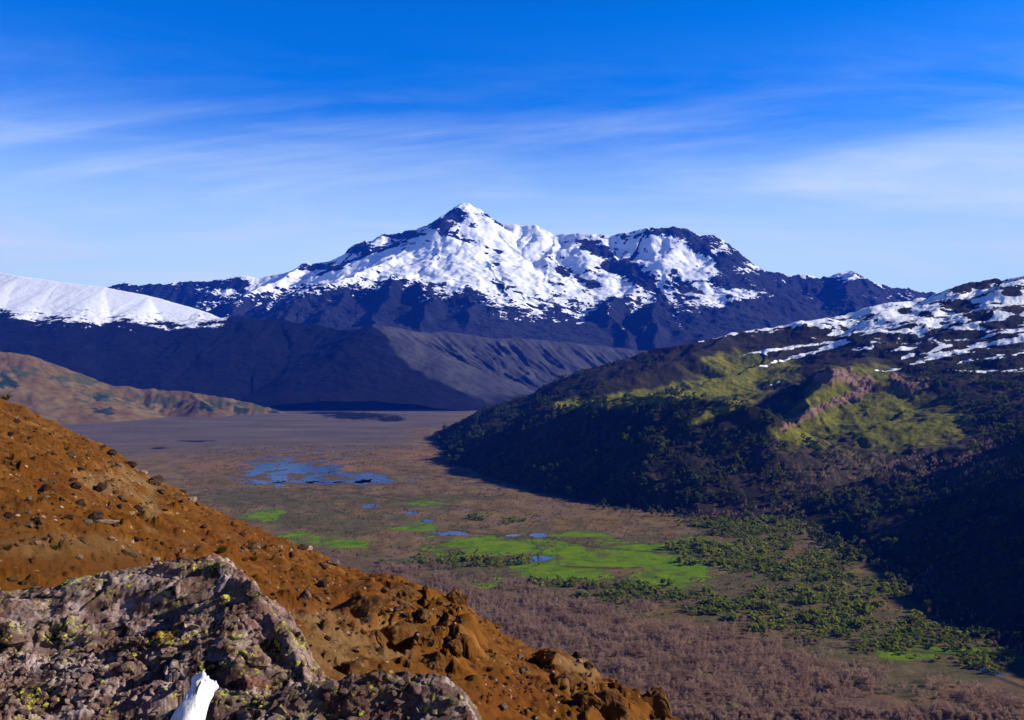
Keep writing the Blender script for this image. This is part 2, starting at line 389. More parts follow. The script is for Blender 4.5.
U, Y = np.meshgrid(cols, rows); X = U * Y
Z = flank_z(X, Y)
px, py = pix(X, Y, Z)
nz, nn = slope_of(X, Y, Z)
edge = np.interp(px, [-200, 0, 30, 60, 100, 130, 175, 215, 226, 240], [300, 311, 316, 317, 321, 319, 322, 321, 318, 300])
snow = (edge - py) / 11 + .75 * fbm(X / 150, Y / 60, 5, 71, .6) + .6
snow = np.where(px > 236, -3, snow)
# cinders: the smooth lapilli-covered face to the right of the spur; elsewhere dark lava, its colour blackened further to stand in for shade
sx = np.interp(Y, [4600, 4660, 4760, 4880, 5000, 5130, 5230, 5330, 5360], [P(470, 0, 4600)[0], P(450, 0, 4660)[0], P(425, 0, 4760)[0], P(408, 0, 4880)[0], P(397, 0, 5000)[0], P(392, 0, 5130)[0], P(384, 0, 5230)[0], P(373, 0, 5330)[0], P(373, 0, 5330)[0]])
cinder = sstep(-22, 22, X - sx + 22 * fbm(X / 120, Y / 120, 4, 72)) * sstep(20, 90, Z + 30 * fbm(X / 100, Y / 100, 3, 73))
m = M('lava_flank', .9, .1)
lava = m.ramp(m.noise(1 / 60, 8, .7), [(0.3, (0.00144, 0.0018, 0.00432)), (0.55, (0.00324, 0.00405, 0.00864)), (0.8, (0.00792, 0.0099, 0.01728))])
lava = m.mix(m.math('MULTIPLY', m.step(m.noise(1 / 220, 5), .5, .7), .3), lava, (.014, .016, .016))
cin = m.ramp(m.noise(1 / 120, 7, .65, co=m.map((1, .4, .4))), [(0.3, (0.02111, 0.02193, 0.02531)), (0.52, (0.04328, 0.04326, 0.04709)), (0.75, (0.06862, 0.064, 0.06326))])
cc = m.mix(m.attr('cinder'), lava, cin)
sn = m.step(m.math('ADD', m.attr('snow'), m.math('MULTIPLY', m.math('SUBTRACT', m.noise(1 / 18, 5, .7), .5), 2.2)), .35, .55)
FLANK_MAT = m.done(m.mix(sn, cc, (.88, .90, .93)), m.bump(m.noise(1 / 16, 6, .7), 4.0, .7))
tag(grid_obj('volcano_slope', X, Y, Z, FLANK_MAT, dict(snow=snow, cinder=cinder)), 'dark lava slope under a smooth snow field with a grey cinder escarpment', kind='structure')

# ------------------------------------------------------------------ low mottled hill at the left edge of the plain
hill_lines = [
    dict(pts=pl([(-300, 335, 3600), (-100, 348, 3700), (0, 352, 3850), (20, 354, 3880), (40, 358, 3920), (70, 370, 3970), (110, 385, 4020), (140, 388, 4080), (190, 392, 4120), (230, 398, 4150), (262, 406, 4180), (285, 412, 4200)]), s=.62, L=700, fa=6, fl=40, seed=41),
    dict(pts=pl([(40, 358, 3920), (62, 385, 3830), (66, 404, 3740)]), s=.35, fa=4, fl=30, seed=42),
    dict(pts=pl([(190, 392, 4120), (205, 404, 4000), (215, 412, 3930)]), s=.4, fa=4, fl=30, seed=43),
    dict(pts=pl([(110, 386, 4020), (104, 402, 3940), (112, 411, 3880)]), s=.4, fa=4, fl=30, seed=44),
    dict(pts=pl([(0, 352, 3850), (-10, 380, 3700), (0, 402, 3560)]), s=.4, fa=4, fl=30, seed=45),
]
def lowhill_z(X, Y):
    h = skel(X, Y, hill_lines, 8)
    d = np.clip(h / 30, 0, 1)
    return np.maximum(h + d * 5 * fbm(X / 60, Y / 60, 5, 81), -4)
rows = np.linspace(2900, 4500, 240); cols = px_cols(-20, 310, 1.6, [-500, -400, -320, -260, -210, -170, -140, -110, -90, -70, -50, -35])
U, Y = np.meshgrid(cols, rows); X = U * Y; Z = lowhill_z(X, Y); px, py = pix(X, Y, Z)
n1 = fbm(X / 90, Y / 90, 4, 82)
green = sstep(.25, .6, blobs(px, py, [(80, 380, 40, 10), (135, 400, 30, 9), (165, 402, 24, 10), (215, 403, 22, 9), (250, 405, 26, 8), (105, 395, 30, 8), (20, 372, 30, 6)]) + 1.0 * fbm(X / 55, Y / 55, 5, 85) - .05)
trees = sstep(.2, .5, blobs(px, py, [(8, 382, 14, 9), (205, 407, 12, 6), (240, 411, 14, 5), (100, 397, 10, 4), (178, 405, 8, 5), (105, 411, 16, 5), (275, 412, 10, 3)]) + .7 * fbm(X / 40, Y / 40, 4, 83))
m = M('mottled_hill', .95, .05)
bc = m.ramp(m.noise(1 / 90, 7, .65), [(0.3, (0.07522, 0.04802, 0.01833)), (0.5, (0.1327, 0.08003, 0.02749)), (0.7, (0.177, 0.1334, 0.05563))])
bc = m.mix(m.attr('green'), bc, m.mix(m.noise(1 / 25, 5), (.035, .036, .012), (.085, .082, .03)))
bc = m.mix(m.attr('trees'), bc, (.018, .03, .016))
tag(grid_obj('hill', X, Y, Z, m.done(bc, m.bump(m.noise(1 / 10, 6, .7), 2.0, .7)), dict(green=green, trees=trees)), 'low red-brown hill mottled with green at the left rim of the plain', kind='structure')

# ------------------------------------------------------------------ ridge on the right with its spurs, and the valley wall that runs on out of the picture
crest = [(512, 414, 2850), (516, 406, 2855), (520, 396, 2870), (560, 379, 2900), (600, 366, 2930), (640, 353, 2950), (670, 348, 2960), (700, 341, 2980), (735, 333, 3000), (770, 328, 3030), (800, 322, 3050), (850, 315, 3100),
         (880, 306, 3130), (915, 298, 3150), (935, 296, 3150), (955, 290, 3130), (972, 281, 3110), (988, 277, 3090), (1000, 281, 3060), (1024, 276, 3000), (1150, 258, 2900), (1350, 245, 2800), (1700, 240, 2700)]
ridge_lines = [
    dict(pts=pl(crest), s=(.40, .34), L=2600, fa=9, fl=110, seed=101),
    dict(pts=pl([(735, 334, 3000), (700, 352, 2720), (650, 370, 2520), (600, 386, 2380), (550, 404, 2260), (500, 428, 2200), (470, 452, 2230)]), s=(.45, .72), fa=8, fl=60, seed=102),
    dict(pts=pl([(800, 344, 2850), (760, 366, 2600), (710, 384, 2350), (660, 394, 2150), (610, 401, 2050)]), s=(.40, .6), fa=8, fl=60, seed=103),
    # the shaded west wall above the marsh
    dict(pts=pl([(506, 432, 2590), (516, 424, 2490), (520, 415, 2350), (560, 409, 2150), (600, 402, 2000), (660, 397, 1850), (715, 395, 1750), (760, 412, 1680), (800, 450, 1600), (800, 490, 1500), (780, 515, 1430)]), s=(.45, .62), L=900, fa=8, fl=50, seed=110, k=8),
    dict(pts=pl([(905, 338, 2800), (868, 352, 2500), (838, 362, 2300), (806, 396, 2060), (788, 436, 1880), (776, 470, 1760), (770, 490, 1700)]), s=(.44, .85), fa=8, fl=50, seed=104),
    dict(pts=pl([(920, 370, 2600), (945, 395, 2350), (968, 428, 2050), (972, 444, 1920)]), s=.55, fa=6, fl=50, seed=106),
    dict(pts=pl([(1150, 385, 2700), (1085, 395, 2450), (1045, 410, 2200), (1020, 432, 1950)]), s=.55, fa=8, fl=60, seed=107),
    # the nearer spur and the wall beyond the right edge
    dict(pts=[(1400, 1700, 330)] + pl([(1110, 412, 1540), (1024, 431, 1500), (960, 449, 1480), (920, 460, 1475), (860, 480, 1460), (815, 497, 1460), (770, 508, 1430), (735, 516, 1400), (715, 524, 1380)]), s=(.30, .40), fa=5, fl=50, seed=108, k=8),
    dict(pts=[(1600, 1900, 330), (1400, 1420, 405), (1240, 1200, 395), (1030, 900, 310), (880, 700, 235), (830, 400, 200), (800, 0, 200), (760, -500, 200)], s=.62, L=1400, fa=8, fl=60, seed=109, k=8),
]
def ridge_z(X, Y):
    w1 = 34 * fbm(X / 190, Y / 190, 3, 114); w2 = 34 * fbm(X / 190, Y / 190, 3, 115)
    far = sstep(1300, 1700, Y) * (.15 + .85 * sstep(-150, 150, X))
    h = skel(X + w1 * far, Y + w2 * far, ridge_lines, 14)
    h = h - .22 * np.clip(-120 - X, 0, 2000) * sstep(2300, 2600, Y)
    d = np.clip(h / 60, 0, 1)
    d2 = np.clip(h / 14, 0, 1)
    h = h + d * (9 * fbm(X / 170, Y / 170, 5, 111) + 4 * ridged(X / 55, Y / 55, 3, 112)) + 1.6 * d2 * fbm(X / 14, Y / 14, 3, 113)
    return np.maximum(h, -4)
rows = np.geomspace(430, 3400, 600)
cols = px_cols(400, 1045, 1.15, list(range(1052, 1250, 8)) + [1265, 1285, 1310, 1340, 1380, 1430, 1500, 1580, 1680, 1800, 1950, 2200, 2500])
U, Y = np.meshgrid(cols, rows); X = U * Y; Z = ridge_z(X, Y); px, py = pix(X, Y, Z)
nz, nn = slope_of(X, Y, Z)
sn_l = [[(700, 341, 2), (735, 332, 3), (790, 325, 5), (850, 314, 7), (880, 306, 8), (910, 300, 8)],
        [(888, 312, 9), (915, 312, 14), (938, 312, 15), (935, 325, 10), (915, 328, 6)],
        [(935, 298, 4), (960, 300, 8), (985, 300, 14), (1010, 298, 14), (1040, 300, 16)],
        [(950, 315, 7), (985, 322, 9), (1035, 318, 10)],
        [(744, 355, 2.4), (794, 347, 3), (845, 341, 3)], [(760, 366, 1.8), (810, 353, 3), (850, 342, 2.5)],
        [(912, 364, 2.5), (940, 356, 5), (967, 349, 5), (1000, 342, 5), (1040, 336, 8)], [(948, 370, 2), (985, 372, 2), (1030, 369, 2.5)],
        [(884, 352, 2.5), (915, 348, 3)], [(827, 335, 3), (850, 333, 4)], [(857, 332, 2), (888, 330, 2)], [(934, 340, 2), (948, 348, 2)], [(872, 371, 2), (900, 369, 1.5)], [(763, 388, .8), (780, 381, 1)], [(855, 350, 2.5), (872, 347, 3)],
        [(900, 358, 2), (930, 352, 3), (950, 346, 3)], [(960, 362, 2.4), (1000, 357, 3), (1030, 352, 3)]]
sn_rock = blobs(px, py, [(975, 281, 22, 7), (960, 288, 12, 5), (958, 306, 16, 6), (978, 316, 14, 5), (1012, 292, 9, 4), (1016, 321, 9, 6), (996, 325, 18, 4), (955, 334, 26, 4), (1012, 309, 10, 3), (925, 314, 7, 3), (905, 311, 7, 3)])
snow = strokes(px + 3 * fbm(X / 60, Y / 60, 3, 133), py + 1.5 * fbm(X / 40, Y / 40, 3, 134), sn_l, .9) * 1.1 + .42 * fbm(X / 45, Y / 60 , 5, 121, .55) + .5 * fbm(X / 150, Y / 22, 4, 126) - .16 - 1.6 * np.clip(sn_rock + .45, 0, 1)
grass = sstep(.1, .45, np.maximum(blobs(px, py, [(830, 425, 66, 56), (890, 425, 60, 54), (935, 430, 46, 40), (795, 450, 34, 40), (860, 455, 80, 24), (860, 375, 40, 14), (735, 375, 50, 30), (880, 440, 50, 26)]), strokes(px, py, [[(560, 405, 8), (640, 398, 10), (740, 385, 14), (790, 370, 14)], [(690, 420, 6), (760, 395, 10)]])) + .35 * fbm(X / 60, Y / 60, 5, 122))
cliff = sstep(.05, .4, strokes(px, py, [[(782, 430, 5), (800, 418, 6), (822, 408, 6), (845, 400, 6), (862, 392, 9), (868, 380, 7)], [(820, 378, 8), (845, 375, 10), (865, 385, 8)], [(895, 378, 6), (905, 390, 7), (925, 385, 8)]]) + .5 * fbm(X / 22, Y / 22, 4, 123) - .15)
snow = np.maximum(snow, np.where((py < 372) & (px > 720), 1.5 * ridged(X / 260 + .4 * fbm(X / 90, Y / 90, 3, 128), (Y + .5 * X) / 70, 3, 127) - 1.2 - np.clip((py - np.interp(px, [720, 800, 900, 1024], [340, 335, 350, 345])) / 18, -1, 3) + .5 * fbm(X / 30, Y / 50, 5, 129) - 1.2 * np.clip(sn_rock + .45, 0, 1), -9))
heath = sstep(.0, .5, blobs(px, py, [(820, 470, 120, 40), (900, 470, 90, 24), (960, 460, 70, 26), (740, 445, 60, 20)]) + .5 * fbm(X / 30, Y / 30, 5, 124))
m = M('ridge_ground', .95, .05)
bc = m.ramp(m.noise(1 / 70, 8, .68), [(.28, (.008, .008, .005)), (.48, (.018, .017, .009)), (.62, (.04, .031, .016)), (.8, (.08, .055, .033))])
gc = m.ramp(m.noise(1 / 22, 7, .7), [(0.3, (0.03685, 0.04862, 0.004066)), (0.5, (0.1269, 0.1255, 0.008131)), (0.72, (0.2457, 0.2025, 0.02033))])
gc = m.mix(m.step(m.noise(1 / 5, 5, .75), .50, .66), gc, (.016, .02, .006))  # dark flecks: shrubs, plus the small shadows of bumps painted in
bc = m.mix(m.attr('grass'), bc, gc)
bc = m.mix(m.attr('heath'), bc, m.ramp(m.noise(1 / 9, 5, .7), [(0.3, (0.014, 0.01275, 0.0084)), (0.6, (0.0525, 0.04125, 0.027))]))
cco = m.ramp(m.noise(1 / 9, 8, .75), [(0.3, (0.045, 0.0312, 0.024)), (0.48, (0.18, 0.1014, 0.068)), (0.7, (0.3375, 0.234, 0.176))])
bc = m.mix(m.attr('cliff'), bc, cco)
sn = m.step(m.math('ADD', m.attr('snow'), m.math('MULTIPLY', m.math('SUBTRACT', m.noise(1 / 9, 5, .7), .5), .7)), .32, .48)
RIDGE_MAT = m.done(m.mix(sn, bc, (.88, .90, .93)), m.bump(m.noise(1 / 6, 7, .72), 2.2, .9))
Zc = Z + cliff * 6 * ridged(X / 9, Y / 9 + Z / 5, 3, 125)
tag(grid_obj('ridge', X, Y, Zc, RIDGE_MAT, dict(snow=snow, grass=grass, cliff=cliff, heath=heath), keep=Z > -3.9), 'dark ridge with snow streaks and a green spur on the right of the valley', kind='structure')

# ------------------------------------------------------------------ valley floor
rows = np.concatenate([np.array([-2400, -1500, -800, -300, 0, 120, 220, 300, 360]), F * H / np.arange(560, 36, -.8)[::1], np.array([6500, 7200, 8200, 9500, 11000, 13000])])
rows = np.unique(rows[(rows < 13200)])
def fx(c, y): return c * np.maximum(y, 350)
cols = px_cols(-60, 1060, 1.5, [-12000, -5000, -2600, -1600, -1000, -700, -500, -380, -300, -240, -200, -170, -140, -110, -85] + [1085, 1115, 1150, 1190, 1250, 1330, 1450, 1700, 2100, 2800, 4200, 9000])
U, Y = np.meshgrid(cols, rows); X = np.clip(fx(U, Y), -14800, 14800)
def floor_z(X, Y): return np.zeros(np.shape(X))
px, py = CX + F * X / np.maximum(Y, 50), CY + F * H / np.maximum(Y, 50)
wx = X + 60 * fbm(X / 160, Y / 160, 4, 131); wy = Y + 60 * fbm(X / 160, Y / 160, 4, 132)
qx, qy = CX + F * wx / np.maximum(wy, 50), CY + F * H / np.maximum(wy, 50)
n4 = fbm(X / 45, Y / 45, 5, 133, .6)
meadow_l = [(500, 546, 70, 10), (600, 556, 90, 13), (650, 563, 85, 16), (680, 572, 60, 10), (575, 566, 80, 9), (560, 575, 60, 6), (420, 528, 24, 4), (330, 541, 36, 8), (300, 536, 20, 5), (265, 516, 16, 6), (690, 541, 40, 3), (920, 652, 46, 9), (430, 503, 26, 2), (965, 651, 50, 5), (670, 584, 50, 6), (470, 584, 40, 3), (590, 535, 36, 2), (1000, 640, 30, 4), (640, 548, 60, 5)]
meadow = sstep(.0, .55, blobs(.4 * qx + .6 * px, .4 * qy + .6 * py, meadow_l) + .5 * n4 + .42 * fbm(X / 90, Y / 26, 4, 139) + .25 * fbm(X / 12, Y / 18, 4, 135) + .1)
plain = sstep(462, 440, qy + .02 * (qx - 250)) * sstep(440, 380, qx - 60 * (qy < 428))
olive = sstep(-.05, .5, blobs(qx, qy, [(250, 500, 90, 14), (330, 520, 120, 14), (480, 565, 140, 22), (720, 555, 120, 30), (800, 600, 150, 40), (880, 640, 140, 34), (620, 590, 130, 12), (980, 670, 100, 26), (430, 500, 60, 8), (330, 500, 60, 8), (740, 530, 90, 16), (560, 548, 160, 24)]) + .6 * n4)
rusty = sstep(.1, .6, blobs(qx, qy, [(360, 468, 60, 4), (330, 462, 70, 3), (895, 702, 40, 12), (230, 466, 70, 8), (420, 455, 60, 8), (470, 447, 40, 6)]) + .35 * n4)
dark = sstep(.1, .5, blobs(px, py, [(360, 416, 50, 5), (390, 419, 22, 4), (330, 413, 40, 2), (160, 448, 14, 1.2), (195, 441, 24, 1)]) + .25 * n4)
creek = sstep(.0, .6, strokes(px + 3 * fbm(X / 18, Y / 18, 3, 136), py + .6 * fbm(X / 18, Y / 18, 3, 137), [[(528, 532, 1.2), (533, 543, 1.2), (542, 551, 1.4), (538, 556, 1.0)], [(540, 535, 1.0), (570, 543, 1.0), (600, 548, 1.0), (640, 551, 1.1), (700, 555, 1.1), (735, 559, 1.2)], [(735, 559, 1.2), (752, 568, 1.3), (790, 585, 1.4)], [(440, 528, .9), (470, 533, .9), (512, 536, 1.0)], [(560, 566, 1.0), (600, 568, 1.4), (640, 568, 1.0)], [(850, 640, 1.6), (900, 650, 1.4), (955, 655, 1.8), (972, 668, 2.2), (1030, 690, 2.4)], [(300, 488, .8), (350, 492, .8), (400, 500, .8), (470, 508, .7)], [(400, 470, .7), (450, 478, .7), (500, 482, .7)]]))
mud = sstep(.0, .35, blobs(px, py, [(285, 470, 58, 14), (365, 478, 46, 8), (330, 482, 72, 3.6), (538, 535, 15, 3.8), (512, 535.5, 15, 3.2), (440, 533, 32, 3), (535, 559, 36, 3.6), (372, 506, 14, 3), (428, 521, 10, 2.4), (925, 637, 28, 3.4), (972, 664, 13, 6), (995, 672, 28, 4)]) + .4 * fbm(X / 40, Y / 60, 5, 138))
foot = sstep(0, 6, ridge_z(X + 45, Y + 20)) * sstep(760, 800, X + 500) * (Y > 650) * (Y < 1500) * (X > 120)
wood = sstep(0, 1, (qy - np.interp(qx, [300, 340, 420, 520, 620, 700, 780, 850, 940, 1024], [545, 550, 570, 588, 606, 622, 636, 662, 684, 705])) / 14)
m = M('valley_ground', .95, .05)
t1 = m.noise(1 / 35, 7, .68, co=m.map((1, .55, 1)))
bc = m.ramp(t1, [(0.3, (0.08135, 0.04837, 0.01719)), (0.5, (0.1579, 0.09876, 0.03691)), (0.7, (0.2392, 0.1561, 0.06365))])
bc = m.mix(m.math('MULTIPLY', m.step(m.noise(1 / 110, 6, .6), .45, .7), .5), bc, (.19, .13, .12))
bc = m.mix(m.attr('plain'), bc, m.ramp(m.noise(1 / 130, 6, .6, co=m.map((.35, 1, 1))), [(0.3, (0.08123, 0.06696, 0.05729)), (0.5, (0.1128, 0.08835, 0.0716)), (0.72, (0.1625, 0.1256, 0.0915))]))
bc = m.mix(m.math('MULTIPLY', m.attr('olive'), .8), bc, m.ramp(m.noise(1 / 24, 6, .7), [(.3, (.03, .035, .01)), (.5, (.08, .075, .03)), (.7, (.15, .12, .06))]))
bc = m.mix(m.math('MULTIPLY', m.attr('rusty'), .6), bc, (.26, .13, .06))
bc = m.mix(m.attr('wood'), bc, m.ramp(m.noise(1 / 12, 6, .7), [(0.3, (0.063, 0.0387, 0.02402)), (0.6, (0.1575, 0.09676, 0.06178))]))
mea = m.step(m.math('ADD', m.attr('meadow'), m.math('MULTIPLY', m.math('SUBTRACT', m.noise(1 / 9, 6, .7, co=m.map((1, .6, 1))), .5), 1.3)), .3, .62)
bc = m.mix(m.math('MULTIPLY', m.step(m.attr('meadow'), .02, .3), .7), bc, (.085, .095, .022))
mea = m.math('MULTIPLY', mea, m.math('SUBTRACT', 1.0, m.math('MULTIPLY', m.step(m.noise(1 / 17, 7, .75, co=m.map((.7, .6, 1))), .56, .66), .75)))
bc = m.mix(mea, bc, m.ramp(m.noise(1 / 26, 6, .65), [(0.3, (0.04705, 0.08824, 0.0009216)), (0.48, (0.09997, 0.1921, 0.001229)), (0.75, (0.1999, 0.2388, 0.003072))]))
bc = m.mix(m.math('MULTIPLY', m.math('MULTIPLY', m.step(m.noise(1 / 48, 7, .72, co=m.map((1, .6, 1))), .52, .66), .75), m.math('SUBTRACT', 1.0, m.attr('plain'))), bc, (.085, .08, .026))
bc = m.mix(m.attr('foot'), bc, (.022, .022, .010))  # dark ground cover at the wall's foot, deepening the shadow strip by colour
tx = m.noise(1 / 3.2, 5, .75, co=m.map((1, .7, 1)))
bc = m.mix(m.step(tx, .52, .70), bc, m.mix(.62, bc, (.012, .010, .006)))
bc = m.mix(m.math('MULTIPLY', m.step(tx, .46, .30), .5), bc, m.mix(.4, bc, (.30, .22, .14)))
ch = m.voro(1 / 60, 'DISTANCE_TO_EDGE', co=m.map((1, .6, 1)))
bc = m.mix(m.math('MULTIPLY', m.step(m.math('ADD', ch, m.math('MULTIPLY', m.noise(1 / 12, 4), .12)), .105, .065), m.math('MULTIPLY', m.step(m.noise(1 / 80, 4), .45, .6), .4)), bc, (.04, .032, .018))
bc = m.mix(m.math('MULTIPLY', m.attr('mud'), .6), bc, m.mix(m.noise(1 / 12, 5, .7), (.035, .026, .016), (.11, .072, .042)))
bc = m.mix(m.math('MULTIPLY', m.attr('creek'), .8), bc, (.045, .033, .022))
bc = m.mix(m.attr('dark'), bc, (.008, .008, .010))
m.b.inputs['Roughness'].default_value = 1
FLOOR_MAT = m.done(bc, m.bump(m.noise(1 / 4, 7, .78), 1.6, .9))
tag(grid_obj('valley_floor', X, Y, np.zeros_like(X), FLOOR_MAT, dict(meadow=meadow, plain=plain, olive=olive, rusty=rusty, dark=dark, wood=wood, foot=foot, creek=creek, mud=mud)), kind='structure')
# ------------------------------------------------------------------ water of the marsh: outlines of irregular pools
def pool_mesh(name, cx, cy_, rx, ry, seed, thr=0.0, detail=.5, step=.55, rot=0.0):
    """an irregular pool: the cells of a fine floor grid whose noise-broken distance to the pool's middle is small enough"""
    gx = np.arange(cx - rx * 1.5, cx + rx * 1.5, step); gy = np.arange(cy_ - ry * 1.8, cy_ + ry * 1.8, step * .55)
    A, B = np.meshgrid(gx, gy)
    Xw, Yw = G(A, B)
    c, s_ = math.cos(rot), math.sin(rot)
    da, db = A - cx, B - cy_
    r = np.hypot((c * da + s_ * db) / rx, (-s_ * da + c * db) / ry)
    q = 1 - r + detail * fbm(Xw / 55, Yw / 80, 5, seed, .62) + thr
    inside = q > 0.12
    f = grid_faces(*A.shape); k = inside.ravel()
    f = f[k[f].all(axis=1)]
    u, inv = np.unique(f, return_inverse=True)
    V = np.stack([Xw, Yw, np.full_like(Xw, .06)], -1).reshape(-1, 3)[u]
    return mesh_np(name, V, inv.reshape(-1, 4), True)
m = M('marsh_water', .12, .5)
WATER = m.done((.012, .06, .17), m.bump(m.noise(.6, 4, .6, co=m.map((1, 1, 1))), .25, .6))
m.b.inputs['IOR'].default_value = 1.33
for (cx, cyy, rx, ry, sd, th, de, ro) in [
        (292, 469, 44, 11, 201, .10, 1.0, -.05), (370, 478, 34, 5.5, 202, .1, 1.0, .06), (330, 482, 60, 2.0, 216, .0, .9, 0), (372, 506, 10, 1.8, 203, .1, .5, 0), (410, 513, 8, 2, 204, -.1, .9, 0), (428, 521, 7, 1.3, 205, .0, .6, 0),
        (512, 535.5, 11, 1.8, 206, .1, .6, 0), (538, 535, 10, 2.4, 207, .1, .5, 0), (440, 533, 26, 1.8, 208, -.2, 1.1, .05), (535, 559, 34, 2.2, 209, -.25, 1.2, -.12),
        (925, 637, 22, 1.6, 212, -.1, 1.1, .12), (972, 664, 8, 4, 213, -.1, .9, .5), (995, 672, 22, 2.2, 214, -.1, 1.1, .25), (262, 482, 22, 2.4, 215, .05, .7, 0)]:
    tag(link('water', pool_mesh('water', cx, cyy, rx, ry, sd, th, de, rot=ro), WATER), kind='structure')

# ------------------------------------------------------------------ the orange hillside we stand on
SKYH = np.array([(-600, 180), (-300, 285), (-120, 345), (0, 399), (30, 411), (60, 426), (90, 441), (120, 457), (150, 479), (175, 489), (200, 502), (230, 517), (262, 532), (300, 547), (335, 562), (352, 569), (375, 576), (395, 584), (440, 602), (470, 612), (500, 631), (530, 649), (560, 661), (590, 675), (620, 693), (650, 706), (680, 724), (760, 762), (900, 840), (1100, 950), (1500, 1150)], float)
def hill_g(Y): return np.where(Y > 0, np.sqrt(np.maximum(Y, 0) ** 2 + 1.0), 1.0 + np.abs(Y) * .6)
def hill_base(X, Y):
    g = hill_g(Y); u = X / g; pxh = CX + F * u
    vs_ = (np.interp(pxh, SKYH[:, 0], SKYH[:, 1]) - CY) / F
    Ye = np.interp(pxh, [-600, 0, 150, 350, 500, 680, 1000, 1500], [70, 58, 50, 40, 34, 27, 20, 14])
    plane = lambda yy: -2.0 - .47 * u * hill_g(yy) - .27 * yy
    w = np.clip(Y / Ye, 0, 1) ** 1.6
    near = plane(Y) + w * (-vs_ * Ye - plane(Ye))
    q = np.maximum(Y - Ye, 0)
    far = -vs_ * Ye - (vs_ + .06) * q - np.minimum(.010 * q * q, .45 * q)
    return np.where(Y <= Ye, near, far), Ye
def hill_z(X, Y):
    z, Ye = hill_base(X, Y)
    far = sstep(3, 14, Y)
    z = z + far * (.22 * fbm(X / 4.5, Y / 4.5, 4, 301) + .11 * fbm(X / 1.1, Y / 1.1, 6, 302, .6))
    # hummocks and washed-out hollows on the shoulder to the right
    px_, py_ = pix(X, np.maximum(Y, .5), H + z)
    hum = sstep(.0, .5, blobs(px_, py_, [(400, 615, 70, 50), (450, 640, 40, 40), (560, 680, 60, 30), (610, 705, 50, 26)]))
    f1, f2, ox, oy, r1, r2, r3 = cells(X / 1.5 + .25 * fbm(X / .8, Y / .8, 3, 303), Y / 1.5 + .25 * fbm(X / .8, Y / .8, 3, 304), 305)
    z = z + hum * (.62 * (np.sqrt(np.maximum(0, 1 - (f1 / .72) ** 2)) * (.3 + .9 * r1) - .3))
    f1, f2, ox, oy, r1, r2, r3 = cells(X / .5 + .2 * fbm(X / .3, Y / .3, 2, 307), Y / .5, 306)
    z = z + far * np.where(r1 > .8, .13, .0) * np.sqrt(np.maximum(0, 1 - (f1 / (.3 + .35 * r2)) ** 2))
    f1, f2, ox, oy, r1, r2, r3 = cells(X / .19, Y / .19, 308)
    z = z + np.where(r1 > .8, .05, .0) * np.sqrt(np.maximum(0, 1 - (f1 / (.25 + .3 * r2)) ** 2)) * sstep(1, 5, Y) * sstep(60, 20, Y)
    z = z - sstep(.0, .45, blobs(px_, py_, [(394, 640, 23, 17), (384, 632, 12, 12)]) + .25 * fbm(X / .7, Y / .7, 4, 309)) * .95 - .45 * sstep(.0, .4, blobs(px_, py_, [(421, 612, 9, 7), (363, 612, 8, 7), (419, 603, 7, 6), (440, 628, 8, 9), (600, 708, 16, 12), (655, 716, 10, 8), (250, 612, 1, 1), (449, 650, 8, 6)]) + .25 * fbm(X / .5, Y / .5, 4, 310))
    z = z - .75 * sstep(9.5, 7.2, Y) * sstep(3.0, 4.2, Y) * sstep(460, 300, px_)
    return H + z - sstep(120, 300, Y) * 6
rows = np.concatenate([np.array([-60, -40, -25, -15, -9, -5, -3, -2, -1, 0, .7]), np.geomspace(1.2, 62, 620), np.geomspace(64, 560, 60)])
cols = px_cols(-30, 760, 1.2, [-900, -700, -560, -460, -380, -320, -270, -230, -190, -160, -130, -105, -80, -62, -45] + list(range(768, 1100, 12)) + [1130, 1180, 1250, 1350, 1500])
U, Yg = np.meshgrid(cols, rows); X = U * hill_g(Yg); Z = np.maximum(hill_z(X, Yg), -4)
px, py = pix(X, np.maximum(Yg, .5), Z)
pale = sstep(.0, .6, blobs(px, py, [(330, 650, 70, 40), (60, 545, 110, 18), (130, 480, 70, 20), (580, 665, 40, 18), (390, 640, 30, 30), (150, 500, 10, 40)]) + .6 * fbm(X / 3, Yg / 3, 5, 311))
redd = sstep(.0, .6, blobs(px, py, [(350, 600, 50, 30), (330, 610, 60, 30), (500, 700, 90, 26), (230, 540, 70, 30), (100, 480, 60, 20)]) + .6 * fbm(X / 2.5, Yg / 2.5, 5, 312))
m = M('orange_earth', .95, .05)
bc = m.ramp(m.noise(.9, 9, .68), [(0.28, (0.04802, 0.01648, 0.002527)), (0.46, (0.1071, 0.03726, 0.005054)), (0.62, (0.1552, 0.06091, 0.00927)), (0.8, (0.2142, 0.1075, 0.0337))])
bc = m.mix(m.math('MULTIPLY', m.attr('redd'), .75), bc, m.ramp(m.noise(2.5, 6, .7), [(0.3, (0.0554, 0.01504, 0.002527)), (0.6, (0.1329, 0.04012, 0.005897))]))
bc = m.mix(m.math('MULTIPLY', m.attr('pale'), .7), bc, m.ramp(m.noise(3.5, 7, .7), [(0.3, (0.0936, 0.0494, 0.016)), (0.6, (0.2016, 0.1216, 0.052))]))
bc = m.mix(m.math('MULTIPLY', m.step(m.noise(.16, 7, .68, dist=.5), .50, .66), .7), bc, m.mix(m.noise(3, 5), (.05, .02, .005), (.13, .052, .012)))
bc = m.mix(m.math('MULTIPLY', m.step(m.noise(.30, 6, .65, co=m.map((1, 1, 1), (0, 0, 1))), .56, .70), .55), bc, (.27, .135, .04))
peb = m.step(m.voro(7.0), .27, .17)
pc = m.voro(7.0, out='Color')
sepc = m.nt.nodes.new('ShaderNodeSeparateColor'); m.put(sepc.inputs[0], pc)
